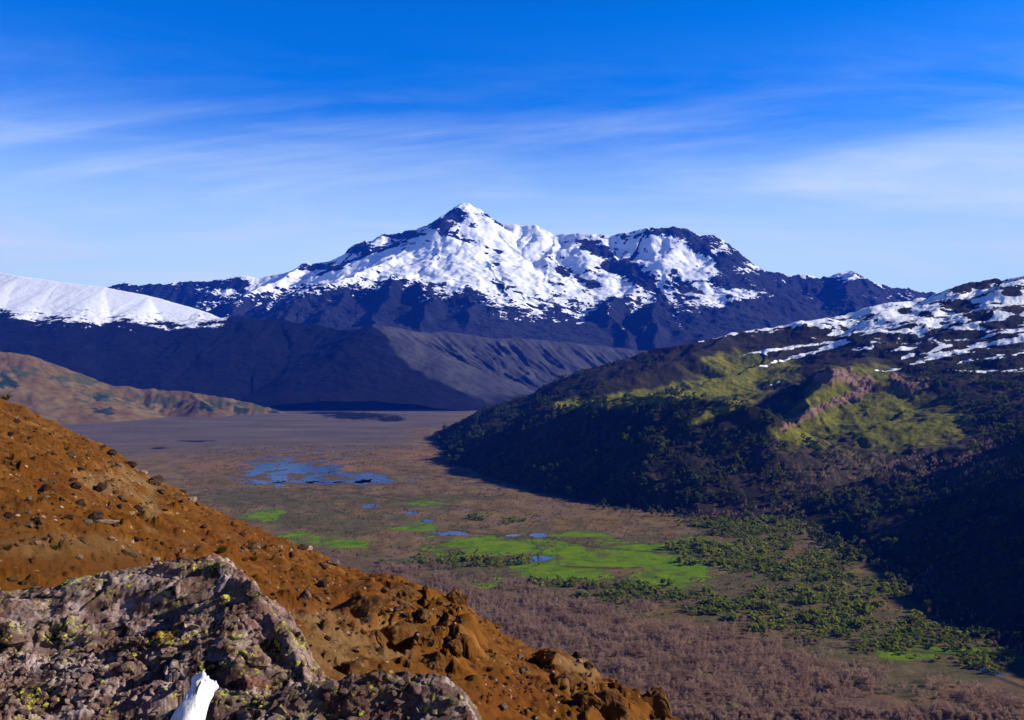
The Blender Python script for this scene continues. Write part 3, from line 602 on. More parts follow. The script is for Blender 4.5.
bc = m.mix(m.math('MULTIPLY', m.math('GREATER_THAN', sepc.outputs[0], .78), peb), bc, m.ramp(sepc.outputs[1], [(.0, (.06, .03, .015)), (.5, (.2, .11, .05)), (1, (.42, .33, .24))]))
EARTH = m.done(bc, m.bump(m.noise(9, 7, .72), .05, .9))
tag(grid_obj('hillside', X, Yg, Z, EARTH, dict(pale=pale, redd=redd)), 'steep orange earth hillside falling away to the right', kind='structure')

# ------------------------------------------------------------------ lichen-covered outcrop in front of the camera
def facets(x, y, sc, amp, tilt, seed, warp=.25):
    wx = x / sc + warp * fbm(x / sc * 1.3, y / sc * 1.3, 3, seed + 1); wy = y / sc + warp * fbm(x / sc * 1.3, y / sc * 1.3, 3, seed + 2)
    f1, f2, ox, oy, r1, r2, r3 = cells(wx, wy, seed)
    crack = sstep(.0, .10, f2 - f1)
    return amp * (r1 - .5) + tilt * amp * ((r2 - .5) * ox + (r3 - .5) * oy) * 2 - amp * .55 * (1 - crack), r1
TOP = np.array([(-200, 600), (-60, 590), (0, 588), (50, 588), (66, 580), (82, 576), (100, 573), (130, 568), (165, 563), (200, 561), (215, 558), (225, 560), (235, 567), (244, 574), (254, 584), (262, 596), (272, 606), (290, 618), (303, 634), (312, 656), (325, 672), (345, 684), (400, 720), (500, 760)], float)
def outcrop_z(X, Y):
    u = X / Y; pxo = CX + F * u
    vt = (np.interp(pxo, TOP[:, 0], TOP[:, 1]) - CY) / F
    Yb = np.interp(pxo, [-300, 0, 120, 215, 300, 345, 420], [6.6, 7.0, 7.35, 7.4, 6.7, 6.2, 5.9])
    crest = -vt * Yb
    d = Yb - Y                                                     # distance in front of the crest
    face = .05 * np.minimum(d, .35) + .40 * np.clip(d - .35, 0, .8) + .72 * np.clip(d - 1.15, 0, 3.0) + .10 * sstep(.5, .62, d + .12 * fbm(X * 1.4, Y, 3, 446)) + .13 * sstep(1.05, 1.2, d + .3 * fbm(X * .9, Y, 3, 447) + .12 * X)
    q = np.maximum(-d, 0)
    z = crest - face - 1.3 * q - np.minimum(8 * q * q, 3 * q)
    a = .30; xr = X * math.cos(a) + Y * math.sin(a); yr = -X * math.sin(a) + Y * math.cos(a)
    inn = sstep(-.05, .5, d)
    s1, r1 = facets(xr / 2.4, yr, .50, .12, 1.4, 401); s2, r2 = facets(xr / 2.2, yr, .21, .034, 1.5, 411); s3, r3 = facets(xr / 1.5, yr, .08, .011, 1.4, 421); s4, r4 = facets(X, Y, .034, .005, 1.4, 431)
    pyo = CY + F * (-z) / Y
    rub = sstep(-.1, .4, blobs(pxo, pyo, [(60, 675, 130, 34), (150, 650, 50, 16)]) + .3 * fbm(X / .3, Y / .3, 3, 441))
    calm = sstep(-.1, .5, blobs(pxo, pyo, [(110, 605, 120, 22), (160, 590, 60, 16), (20, 610, 60, 16)]) + .3 * fbm(X / .4, Y / .4, 3, 443))
    k = 1 - .65 * calm
    z = z + (.3 + .7 * inn) * s1 * (1 - .4 * calm) + s2 * k + s3 * k * (.8 + .9 * rub) + s4 * k * (.9 + .9 * rub) + .010 * fbm(X / .05, Y / .05, 4, 442) + .05 * ridged(xr / .9 + .2 * z, (yr + .4 * z) / .17, 4, 445) * (.25 + .75 * inn)
    return z, r1, r2
rows = np.concatenate([np.linspace(4.6, 7.6, 640), np.linspace(7.62, 9.0, 30)]); cols = px_cols(-40, 420, .95, [-900, -700, -560, -460, -380, -320, -270, -230, -200, -180, -160, -140, -125, -110, -95, -80, -70, -60, -50])
U, Y = np.meshgrid(cols, rows); X = U * Y
Z, r1, r2 = outcrop_z(X, Y)
def rock_mat(name, tint, rust):
    m = M(name, .9, .15)
    n1 = m.noise(2.4, 8, .62); n2 = m.noise(4.5, 10, .68, dist=.6, co=m.map((.7, 1.2, 1.6), (0, 0, .3)))
    bc = m.ramp(n2, [(.28, (.022, .010, .010)), (.40, (.11, .055, .042)), (.52, tint), (.70, (.42, .32, .275))])
    bc = m.mix(m.step(n1, .56, .68), bc, rust)
    bc = m.mix(m.step(m.noise(5.0, 7, .7, co=m.map((1, 1, 1), (0, 0, .5))), .54, .59), bc, (.026, .014, .013))
    wl = m.math('MULTIPLY', m.step(m.noise(2.2, 5, .6, dist=.4), .50, .60), m.step(m.noise(9, 9, .75), .47, .56))
    bc = m.mix(m.math('MULTIPLY', wl, .75), bc, (.44, .34, .30))
    ly = m.math('MULTIPLY', m.step(m.noise(4.2, 4, .6, dist=.5, co=m.map((1, 1, 1), (.4, .2, 0))), .50, .60), m.step(m.noise(26, 6, .75), .52, .60))
    bc = m.mix(ly, bc, m.mix(m.noise(40, 3), (.26, .27, .02), (.50, .52, .06)))
    gr = m.math('MULTIPLY', m.step(m.noise(2.6, 4, .6, co=m.map((1, 1, 1), (0, .6, .2))), .52, .62), m.step(m.noise(19, 6, .75), .50, .60))
    bc = m.mix(m.math('MULTIPLY', gr, .8), bc, (.20, .18, .07))
    return m.done(bc, m.bump(m.noise(60, 7, .75), .008, .9))
ROCK_A = rock_mat('lichened_rock', (.165, .10, .08), (.15, .042, .016))
ROCK_B = rock_mat('lichened_ledge', (.125, .083, .066), (.12, .045, .022))
tag(grid_obj('rock_outcrop', X, Y, H + Z, ROCK_A), 'big pinkish grey outcrop with white and yellow lichen rising behind the white branch', 'rock')

# front ledge, lower right
TOP2 = np.array([(60, 800), (120, 735), (160, 716), (190, 700), (215, 690), (230, 693), (260, 690), (300, 686), (338, 682), (352, 676), (380, 671), (410, 674), (430, 678), (446, 684), (456, 690), (468, 698), (480, 716), (490, 735), (540, 800)], float)
def ledge_z(X, Y):
    u = X / Y; pxo = CX + F * u
    vt = (np.interp(pxo, TOP2[:, 0], TOP2[:, 1]) - CY) / F
    Yb = np.interp(pxo, [60, 230, 400, 500], [4.9, 5.0, 5.1, 4.9])
    d = Yb - Y
    z = -vt * Yb - .05 * np.clip(d, 0, .12) - .7 * np.clip(d - .12, 0, 3) - .06 * sstep(.18, .24, d + .1 * fbm(X * 2, Y * 2, 3, 506))
    q = np.maximum(-d, 0)
    z = z - 1.3 * q - np.minimum(8 * q * q, 3 * q)
    s1, r1 = facets(X / 1.9, Y, .34, .06, 1.3, 501); s2, r2 = facets(X / 1.9, Y, .13, .018, 1.4, 511); s3, r3 = facets(X / 1.3, Y, .05, .006, 1.4, 521); s4, r4 = facets(X, Y, .022, .003, 1.4, 531)
    return z + s1 + s2 + s3 + s4 + .005 * fbm(X / .03, Y / .03, 3, 541) + .03 * ridged(X / .45, (Y + .5 * z) / .10, 4, 545)
rows = np.concatenate([np.linspace(3.6, 5.25, 480), np.linspace(5.27, 6.2, 24)]); cols = px_cols(60, 540, 1.0)
U, Y = np.meshgrid(cols, rows); X = U * Y; Z = ledge_z(X, Y)
tag(grid_obj('rock_ledge', X, Y, H + Z, ROCK_B), 'dark rough ledge edged with yellow lichen, right of the white branch', 'rock')

# ------------------------------------------------------------------ bleached branch
def tube(path, rad, nseg=20, seed=0, rough=.08, grain=.05):
    path = np.array(path, float); n = len(path)
    tang = np.gradient(path, axis=0); tang /= np.linalg.norm(tang, axis=1)[:, None]
    a = np.cross(tang, (0.2, 1, 0.1)); a /= np.linalg.norm(a, axis=1)[:, None]; b = np.cross(tang, a)
    V = []
    th = np.linspace(0, 2 * math.pi, nseg, endpoint=False)
    for i in range(n):
        r = rad[i] * (1 + rough * perlin(np.cos(th) * 1.5 + seed, np.sin(th) * 1.5 + i * .12, seed) + grain * perlin(th * 6 + i * .05, np.full(nseg, i * .06), seed + 3))
        V.append(path[i] + np.outer(np.cos(th) * r, a[i]) + np.outer(np.sin(th) * r, b[i]))
    V = np.array(V).reshape(-1, 3)
    f = [(i * nseg + j, i * nseg + (j + 1) % nseg, (i + 1) * nseg + (j + 1) % nseg, (i + 1) * nseg + j) for i in range(n - 1) for j in range(nseg)]
    return V, np.array(f)
def spline(pts, n):
    pts = np.array(pts, float); t = np.arange(len(pts)); tt = np.linspace(0, len(pts) - 1, n)
    out = []
    for x in tt:
        i = int(min(x, len(pts) - 2)); f = x - i
        p0 = pts[max(i - 1, 0)]; p1 = pts[i]; p2 = pts[i + 1]; p3 = pts[min(i + 2, len(pts) - 1)]
        out.append(.5 * ((2 * p1) + (-p0 + p2) * f + (2 * p0 - 5 * p1 + 4 * p2 - p3) * f * f + (-p0 + 3 * p1 - 3 * p2 + p3) * f ** 3))
    return np.array(out)
D = 2.9
bp = spline([P(120, 1000, 3.05), P(148, 850, 2.85), P(166, 772, 2.80), P(180, 738, 2.82), P(190, 717, 2.84), P(198, 699, 2.88), P(203, 688, 2.92), P(206, 681, 2.94)], 64)
br = np.interp(np.linspace(0, 1, 64), [0, .3, .55, .72, .84, .92, .97, 1], [.066, .056, .047, .041, .039, .043, .043, .037])
V, Fc = tube(bp, br, 40, 5, .12, .06)
# the broken end: long splinters of unequal length between torn-out notches
axis = bp[-1] - bp[-4]; axis /= np.linalg.norm(axis)
right = np.array((1, 0, -.25)); 
nseg = 40
ring = V[-nseg:]; cen = ring.mean(0)
rel = (ring - cen) @ (right / np.linalg.norm(right)) / .05
th = np.linspace(0, 2 * math.pi, nseg, endpoint=False)
push = .012 * np.exp(-((rel + .25) / .45) ** 2) + .030 * np.exp(-((rel - .98) / .16) ** 2) - .022 * np.exp(-((rel - .45) / .25) ** 2) + .006 * np.sin(th * 9) + .004 * np.sin(th * 17 + 1)
for k, wgt in ((1, 1.0), (2, .75), (3, .45), (4, .2)):
    sl_ = slice(len(V) - k * nseg, len(V) - (k - 1) * nseg)
    V[sl_] += np.outer(push * wgt, axis)
V[-nseg:] += np.outer(.018 * np.exp(-((rel - .98) / .16) ** 2), right)
ring = V[-nseg:]; cen = ring.mean(0)
inner = cen + (ring - cen) * .62 - axis * .025 + np.outer(.008 * np.sin(th * 5), axis)
n0 = len(V)
V = np.vstack([V, inner, cen - axis * .04])
Fq = np.array([(n0 - nseg + j, n0 - nseg + (j + 1) % nseg, n0 + (j + 1) % nseg, n0 + j) for j in range(nseg)])
Ft = np.array([(n0 + j, n0 + (j + 1) % nseg, n0 + nseg, n0 + nseg) for j in range(nseg)])
me = bpy.data.meshes.new('branch')
me.from_pydata(V.tolist(), [], [tuple(f) for f in Fc] + [tuple(f) for f in Fq] + [tuple(f[:3]) for f in Ft]); me.update()
me.polygons.foreach_set('use_smooth', np.ones(len(me.polygons), bool))
m = M('bleached_wood', .75, .2)
g = m.noise(9, 6, .65, co=m.map((9, 9, 1.0), (0, .5, .0)))
BRANCH_MAT = m.done(m.ramp(g, [(.28, (.22, .20, .17)), (.40, (.62, .60, .57)), (.52, (.80, .79, .78)), (.7, (.86, .86, .86))]), m.bump(g, .006, .6))
root = bpy.data.objects.new('dead_branch', None); COL.objects.link(root); root.location = tuple(bp[0])
tag(root, 'bleached white broken branch sticking up in front of the rocks', 'branch')
o = link('branch_wood', me, BRANCH_MAT, root); o.matrix_parent_inverse = __import__('mathutils').Matrix.Translation(-Vector(bp[0]))
# a dark lengthwise crack with raised lips
cp = spline([P(196, 695, 2.838), P(197, 689, 2.844), P(199.5, 684, 2.855), P(201, 681, 2.865)], 14)
Vc, Fk = tube(cp, np.interp(np.linspace(0, 1, 14), [0, .3, .8, 1], [.001, .0042, .003, .001]), 8, 3)
m = M('dark_crack', .95, .05); CRACK = m.done(m.mix(m.noise(90, 3), (.03, .025, .02), (.10, .08, .06)))
o = link('crack', mesh_np('crack', Vc, Fk), CRACK, root); o.matrix_parent_inverse = __import__('mathutils').Matrix.Translation(-Vector(bp[0]))
# ------------------------------------------------------------------ stones on the hillside
def hill_hit(px, py):
    Ys = np.geomspace(3.0, 75, 900); Xs = (px - CX) / F * hill_g(Ys)
    Zs = hill_z(Xs, Ys); pp = CY + F * (H - Zs) / Ys
    k = np.nonzero(pp <= py)[0]
    i = int(k[0]) if len(k) else int(np.argmin(pp))
    if not len(k) : i = int(np.argmin(pp))
    return float(Xs[i]), float(Ys[i]), float(Zs[i])

ico = []
def ico_base(sub):
    import bmesh
    bm = bmesh.new(); bmesh.ops.create_icosphere(bm, subdivisions=sub, radius=1.0)
    v = np.array([x.co[:] for x in bm.verts]); f = np.array([[x.index for x in p.verts] for p in bm.faces]); bm.free()
    return v, f
IV, IF = ico_base(4)
def n3(v, sc, seed, octs=4):
    return (fbm(v[:, 0] * sc + v[:, 2] * .7, v[:, 1] * sc, octs, seed) + fbm(v[:, 1] * sc + 5, v[:, 2] * sc + v[:, 0] * .6, octs, seed + 50) + fbm(v[:, 2] * sc, v[:, 0] * sc + 9, octs, seed + 99)) / 1.7
def stone_verts(seed, blocky=1.0, flat=.7, lump=.16):
    r = np.random.default_rng(seed); v = IV.copy()
    for _ in range(int(9 * blocky)):
        n = r.normal(size=3); n /= np.linalg.norm(n); d = r.uniform(.52, .85)
        k = v @ n - d
        v = v - np.outer(np.maximum(k, 0) * .93, n)
    v = v * (1 + lump * n3(v, 1.3, seed))[:, None]
    v = v * (1 + .075 * n3(v, 4.2, seed + 7, 4))[:, None]
    v = v * np.array([r.uniform(.85, 1.25), r.uniform(.8, 1.1), flat * r.uniform(.85, 1.15)])
    return v
def stone_mat(name, stops, scale=6.0):
    m = M(name, .92, .12)
    co = m.nt.nodes.new('ShaderNodeTexCoord').outputs['Object']
    bc = m.ramp(m.noise(1.6, 8, .7, co=co), stops)
    bc = m.mix(m.math('MULTIPLY', m.step(m.noise(3.4, 6, .7, co=co), .56, .66), .6), bc, stops[0][1])
    return m.done(bc, m.bump(m.noise(5, 7, .72, co=co), .12, .8))
SM = dict(dark=stone_mat('dark_stone', [(.3, (.018, .010, .008)), (.5, (.05, .026, .018)), (.72, (.12, .07, .045))]),
          brown=stone_mat('brown_stone', [(0.3, (0.04, 0.0187, 0.0068)), (0.5, (0.12, 0.0595, 0.0238)), (0.72, (0.216, 0.1275, 0.0595))]),
          pale=stone_mat('pale_stone', [(.3, (.14, .08, .045)), (.45, (.33, .21, .13)), (.7, (.52, .38, .27))]),
          grey=stone_mat('grey_stone', [(.3, (.05, .032, .022)), (.5, (.15, .10, .07)), (.7, (.30, .22, .155))]),
          earth=stone_mat('earthy_boulder', [(0.3, (0.0675, 0.02483, 0.0051)), (0.5, (0.1418, 0.0582, 0.01224)), (0.72, (0.2093, 0.1164, 0.0408))]))
stone_meshes = {}
def stone(kind, shape, name='stone'):
    key = (kind, shape)
    if key not in stone_meshes:
        me = mesh_np(name, stone_verts(700 + shape * 31 + len(kind), blocky=.9 if kind != 'earth' else .8, flat=.75 if kind != 'earth' else .85, lump=.16 if kind != 'earth' else .22), IF, False)
        me.materials.append(SM[kind]); stone_meshes[key] = me
    o = bpy.data.objects.new(name, stone_meshes[key]); COL.objects.link(o)
    return o
def put_stone(px, py, r, kind, label, cat, group=None, name='stone', sx=1, sy=1, sz=1, sink=.25, rz=None):
    x, y, z = hill_hit(px, py + r * .5)
    rr = r * y / F
    o = stone(kind, int(rng.integers(0, 9)), name)
    o.scale = (rr * sx, rr * sy, rr * sz); o.rotation_euler = (rng.uniform(-.25, .25), rng.uniform(-.25, .25) + .3, rng.uniform(0, 6.28) if rz is None else rz)
    o.location = (x, y, z + rr * sz * (.5 - sink))
    return tag(o, label, cat, group)
BIG = [
    (156, 479, 9, 'dark', 'dark round boulder standing out on the skyline above the grey plain', 1), (161, 491, 5, 'dark', 'dark block tucked under the round skyline boulder', 1),
    (131, 464, 5, 'dark', 'dark stone under a pinkish slab on the upper skyline', 1), (130, 458, 4.5, 'pale', 'pinkish slab lying on the upper skyline', .5), (111, 453, 5, 'dark', 'blackish stone just below the skyline, left of the pinkish slab', 1),
    (103, 447, 3.5, 'dark', 'small dark stone at the edge of the skyline above the blackish stone', 1), (145, 473, 3.6, 'pale', 'pale stone just left of the dark round skyline boulder', 1),
    (75, 485, 6.5, 'dark', 'dark jagged stone, left one of a pair on the middle of the slope', 1), (100, 487, 6.5, 'dark', 'dark jagged stone, right one of a pair on the middle of the slope', 1),
    (44, 489, 6, 'dark', 'low dark stone at the left end of a rubble band', .8), (53, 480, 5, 'brown', 'flat brown stone just above the left end of the rubble band', .6), (62, 499, 4.2, 'dark', 'small dark stone below the left end of the rubble band', 1),
    (80, 502, 5, 'dark', 'dark flat stone below the jagged pair', .7), (123, 498, 5.5, 'brown', 'lumpy brown stone right of the jagged pair', 1), (139, 508, 5, 'dark', 'dark stone alone on bare earth below the skyline boulder', 1),
    (97, 516, 7.5, 'dark', 'round dark brown boulder beside the pale leaning slab', 1), (88, 522, 5.5, 'grey', 'grey boulder pressed against the left of the round brown boulder', 1), (115, 523, 6, 'dark', 'dark block right of the pale leaning slab', 1),
    (71, 518, 4, 'dark', 'small dark stone left of the grey boulder', .8), (42, 521, 5.5, 'brown', 'brown block in the rubble at the far left', 1), (30, 524, 5, 'grey', 'greyish rubble block at the far left', .8), (9, 515, 5, 'dark', 'dark stone at the very left edge of the slope', 1),
    (38, 543, 4.5, 'pale', 'pinkish white stone lying alone at the left', .7), (80, 556, 4.5, 'pale', 'whitish stone lying alone on the sandy patch', .7), (84, 539, 5, 'brown', 'brown stone below the grey boulder', .9), (112, 539, 4, 'pale', 'pale flat stone below the dark block', .7),
    (137, 538, 5, 'dark', 'squat dark stone lower down beneath bare earth', .9), (126, 552, 4.4, 'dark', 'dark stone in front of a grey one above the outcrop', .8), (132, 554, 4, 'grey', 'grey stone beside a dark one above the outcrop', .9), (155, 558, 6, 'pale', 'pale grey block right above the outcrop edge', .75),
    (16, 578, 5, 'brown', 'brown stone by the left end of the outcrop', .8), (26, 583, 5, 'brown', 'reddish brown stone touching the left end of the outcrop', .8),
    (183, 490, 4, 'dark', 'small dark stone on the skyline right of the round boulder', .9), (193, 499, 4.6, 'pale', 'pale stone on the skyline right of the round boulder', 1), (242, 534, 3.6, 'dark', 'dark pebble-like stone in the middle of bare orange earth', .9), (252, 545, 6, 'brown', 'split brown stone on bare orange earth', .75),
    (204, 527, 4, 'brown', 'brown stone alone in the centre of bare orange earth', .9), (302, 547, 4.4, 'dark', 'dark stone beneath the skyline where the green meadow begins', .9), (310, 540, 4, 'pale', 'sandy pale stone on the skyline beside the green meadow', 1), (292, 556, 3.6, 'dark', 'dark chip below the skyline stones', 1),
    (333, 562, 6, 'grey', 'grey cracked block on the skyline above the brown thicket', .9), (323, 566, 5, 'dark', 'dark block left of the grey cracked block', .9), (306, 594, 7, 'grey', 'grey pitted block above the right side of the outcrop', 1.1), (322, 584, 5, 'dark', 'small dark and grey block among red earth', 1),
    (365, 618, 6.5, 'dark', 'dark grey stone in the middle of red earth', .8), (398, 608, 6, 'grey', 'grey stone above the deep dark hollow', .8), (390, 613, 3.5, 'pale', 'small white stone above the deep dark hollow', 1), (423, 614, 9, 'brown', 'rounded brown boulder with pale top right of the deep hollow', 1),
    (503, 706, 6, 'grey', 'grey stone alone on red earth near the bottom edge', .8), (520, 657, 4.6, 'grey', 'upper one of two grey stones on the lower slope', .8), (525, 668, 4.2, 'grey', 'lower one of two grey stones on the lower slope', .8), (553, 690, 4, 'brown', 'brown stone on the lower red slope', .9),
    (577, 656, 5.5, 'dark', 'dark stone of the cairn-like pile on the lower skyline', 1.2), (580, 661, 4, 'pale', 'white stone of the cairn-like pile on the lower skyline', .8), (576, 648, 2.6, 'dark', 'topmost small dark stone of the cairn-like pile', 1), (589, 664, 5, 'brown', 'brown stone right of the cairn-like pile', .8), (496, 618, 6, 'brown', 'brown block jutting from the skyline above the thicket', .7),
]
for (px, py, r, kind, lab, szz) in BIG:
    put_stone(px, py, r, kind, lab, 'stone', sz=szz)
put_stone(108, 519, 9, 'pale', 'pale leaning slab lying across the rubble in the upper slope', 'slab', name='slab', sx=1.25, sy=.45, sz=.45, rz=.5)
MOUNDS = [(403, 590, 17, 'earth', 'orange earth-covered boulder at the skyline, left of the brown one', .9), (453, 595, 15, 'earth', 'brown boulder dark on its left side at the skyline', .9), (433, 660, 15, 'earth', 'dark rust boulder below the deep hollow', .9), (408, 630, 24, 'earth', 'big crumbling boulder above the deep dark hollow', .8),
          (378, 633, 15, 'earth', 'smooth tan boulder left of the deep dark hollow', .7), (455, 645, 11, 'earth', 'small rust boulder right of the dark hollow', .9), (360, 600, 26, 'earth', 'broad red earth mound high above the ledge', .55), (655, 706, 24, 'earth', 'big brown boulder at the lower end of the skyline', 1.05), (612, 706, 24, 'earth', 'crumbly brown boulder at the bottom edge, left of the big one', .8),
          (570, 678, 18, 'earth', 'low ribbed boulder on the lower skyline', .7), (592, 698, 14, 'earth', 'tan boulder above the bottom edge', .8), (350, 668, 15, 'earth', 'tan lump just right of the outcrop', .8), (430, 640, 10, 'earth', 'rounded rust lump beside the deep dark hollow', .9), (545, 660, 12, 'earth', 'orange lump under the lower skyline', .7)]
for (px, py, r, kind, lab, szz) in MOUNDS:
    put_stone(px, py, r, kind, lab, 'boulder', name='boulder', sz=szz, sink=.45)
# the many small stones, and the gravel between them
def scatter_px(n, dens):
    out = []
    while len(out) < n:
        a = rng.uniform(0, 690, 4000); b = rng.uniform(398, 722, 4000)
        sk = np.interp(a, SKYH[:, 0], SKYH[:, 1]); top = np.minimum(np.interp(a, TOP[:, 0], TOP[:, 1]), np.interp(a, TOP2[:, 0], TOP2[:, 1], left=999, right=999))
        ok = (b > sk + 1) & (b < top - 2) & (rng.uniform(0, 1, 4000) < dens(a, b, sk))
        out += list(zip(a[ok], b[ok]))
    return out[:n]
band = lambda a, b, sk: np.clip(.03 + np.clip(blobs(a, b, [(90, 495, 110, 34), (120, 470, 70, 22), (30, 520, 60, 30), (60, 440, 60, 30), (320, 590, 50, 40), (400, 620, 90, 40), (580, 670, 60, 40), (150, 550, 60, 12), (260, 545, 60, 16), (520, 690, 60, 30), (20, 470, 30, 60)]), 0, 1) * 1.3 + .5 * np.exp(-(b - sk) / 9), 0, 1)
KW = [('dark', .34, 'small dark stone'), ('brown', .36, 'small brown stone'), ('grey', .12, 'small grey stone'), ('pale', .18, 'small pale stone')]
for (px, py) in scatter_px(190, band):
    k = KW[int(rng.choice(4, p=[q[1] for q in KW]))]
    r = float(np.clip(rng.gamma(2.2, .75) + 1.0, 1.2, 4.0))
    zone = 'high on the left of the orange slope' if px < 130 else ('on the middle of the orange slope' if px < 330 else 'on the lower right of the orange slope')
    put_stone(px, py, r, k[0], k[2] + ' lying loose ' + zone, 'stone', k[2] + 's ' + zone, sz=float(rng.uniform(.6, 1.0)))
LV, LF = ico_base(2)
gv, gf, n0 = {}, {}, {}
for kind in ('dark', 'brown', 'pale'): gv[kind] = []; gf[kind] = []; n0[kind] = 0
for i, (px, py) in enumerate(scatter_px(950, lambda a, b, sk: np.clip(band(a, b, sk) + .06, 0, 1))):
    kind = ('dark', 'brown', 'brown', 'brown', 'dark', 'brown', 'pale')[i % 7]
    x, y, z = hill_hit(px, py); r = float(np.clip(rng.gamma(2, .28) + .25, .3, 1.5)) * y / F
    v = LV * (1 + .25 * n3(LV, 1.4, i % 40, 2))[:, None] * np.array([1, rng.uniform(.7, 1), rng.uniform(.55, .9)]) * r + np.array([x, y, z + r * .2])
    gv[kind].append(v); gf[kind].append(LF + n0[kind]); n0[kind] += len(LV)
for kind in gv:
    tag(link('gravel', mesh_np('gravel', np.vstack(gv[kind]), np.vstack(gf[kind]), False), SM[kind]), kind='stuff')
# dry grass tufts
def tuft_mesh(seed):
    r = np.random.default_rng(seed); n = 90
    a = r.uniform(0, 6.28, n); l = r.uniform(.5, 1.0, n)[:, None]; d = np.stack([np.cos(a) * r.uniform(.2, .8, n), np.sin(a) * r.uniform(.2, .8, n), np.ones(n)], 1); d /= np.linalg.norm(d, axis=1)[:, None]
    side = np.cross(d, (0.3, .5, .2)); side /= np.linalg.norm(side, axis=1)[:, None]; base = np.stack([np.cos(a), np.sin(a), np.zeros(n)], 1) * r.uniform(0, .35, n)[:, None]
    V = np.stack([base - side * .05, base + side * .05, base + d * l + side * .012, base + d * l - side * .012], 1).reshape(-1, 3)
    return mesh_np('grass_tuft', V, np.arange(4 * n).reshape(n, 4), False)
mt = M('dry_grass', .9, .1); TUFT = mt.done(mt.ramp(mt.noise(3, 3), [(.3, (.10, .11, .02)), (.7, (.30, .27, .06))]))
for i, (px, py, r, lab) in enumerate([(5, 397, 5, 'olive grass tuft at the top left corner of the orange slope'), (56, 548, 5, 'yellow-green grass tuft just left of the whitish lone stone'), (222, 550, 5, 'yellowish grass tuft directly above the peak of the outcrop'), (66, 449, 3.5, 'pale grass tuft beneath the upper skyline'), (254, 560, 4, 'green-brown grass tuft right of the outcrop peak'), (10, 548, 5, 'straw grass tuft on the sandy patch at the left edge'), (150, 455, 0, '')]):
    if not lab: continue
    x, y, z = hill_hit(px, py + r * .4); o = link('grass_tuft', tuft_mesh(60 + i), TUFT); o.location = (x, y, z - .02); rr = 1.6 * r * y / F; o.scale = (rr, rr, rr); tag(o, lab, 'grass tuft')
# a dry tuft-topped rock that just shows at the bottom edge
put_stone(748, 722, 20, 'pale', 'straw-coloured rock top peeping over the bottom edge before the thicket', 'rock', name='rock', sz=.5, sink=.3)

CV, CF = ico_base(3)
def chip(seed):
    r = np.random.default_rng(seed); v = CV.copy()
    for _ in range(13):
        n = r.normal(size=3); n /= np.linalg.norm(n); d = r.uniform(.42, .78)
        v = v - np.outer(np.maximum(v @ n - d, 0) * .97, n)
    return v * np.array([r.uniform(.9, 1.5), r.uniform(.7, 1.1), r.uniform(.45, .85)])
CH = [chip(2000 + i) for i in range(24)]
def surf_hit(fn, px, py, y0, y1):
    Ys = np.linspace(y0, y1, 420); Xs = (px - CX) / F * Ys
    r = fn(Xs, Ys); Zs = r[0] if isinstance(r, tuple) else r
    k = np.nonzero(CY - F * Zs / Ys <= py)[0]
    if not len(k): return None
    i = int(k[0]); return Xs[i], Ys[i], Zs[i]
def bed_chips(name, fn, y0, y1, pts, mat):
    Vs, Fs, n = [], [], 0
    for (px, py, r) in pts:
        h = surf_hit(fn, px, py, y0, y1)
        if h is None: continue
        x, y, z = h; rr = r * y / F; v = CH[int(rng.integers(0, 24))] * rr
        a = rng.normal(.35, .5); b_ = rng.normal(0, .28); c_ = rng.normal(-.5, .22)
        ca, sa, cb, sb, cc_, sc_ = math.cos(a), math.sin(a), math.cos(b_), math.sin(b_), math.cos(c_), math.sin(c_)
        Rz = np.array([[ca, -sa, 0], [sa, ca, 0], [0, 0, 1]]); Ry = np.array([[cb, 0, sb], [0, 1, 0], [-sb, 0, cb]]); Rx = np.array([[1, 0, 0], [0, cc_, sc_], [0, -sc_, cc_]])
        v = v @ (Rx @ Ry @ Rz).T + np.array([x, y, H + z + rr * .05])
        Vs.append(v); Fs.append(CF + n); n += len(v)
    tag(link(name, mesh_np(name, np.vstack(Vs), np.vstack(Fs), False), mat), kind='stuff')
def chip_pts(n, x0, x1, topo, dens, lo, hi):
    out = []
    while len(out) < n:
        a = float(rng.uniform(x0, x1)); b = float(rng.uniform(555, 728)); t = float(np.interp(a, topo[:, 0], topo[:, 1]))
        if b < t + 5 or rng.uniform() > dens(a, b): continue
        out.append((a, b, float(np.clip(lo * (1 + rng.gamma(1.1, .75)), lo, hi))))
    return out
dA = lambda a, b: min(1, .10 + float(np.clip(blobs(np.array([a]), np.array([b]), [(60, 680, 150, 46), (160, 655, 70, 26), (230, 640, 60, 40), (40, 640, 60, 20)])[0] * 1.5, 0, 1)))
bed_chips('rubble', outcrop_z, 4.7, 7.6, chip_pts(430, -10, 320, TOP, dA, 2.2, 11), ROCK_A)
bed_chips('rubble', ledge_z, 3.7, 5.25, chip_pts(170, 215, 475, TOP2, lambda a, b: .8, 2.5, 13), ROCK_B)

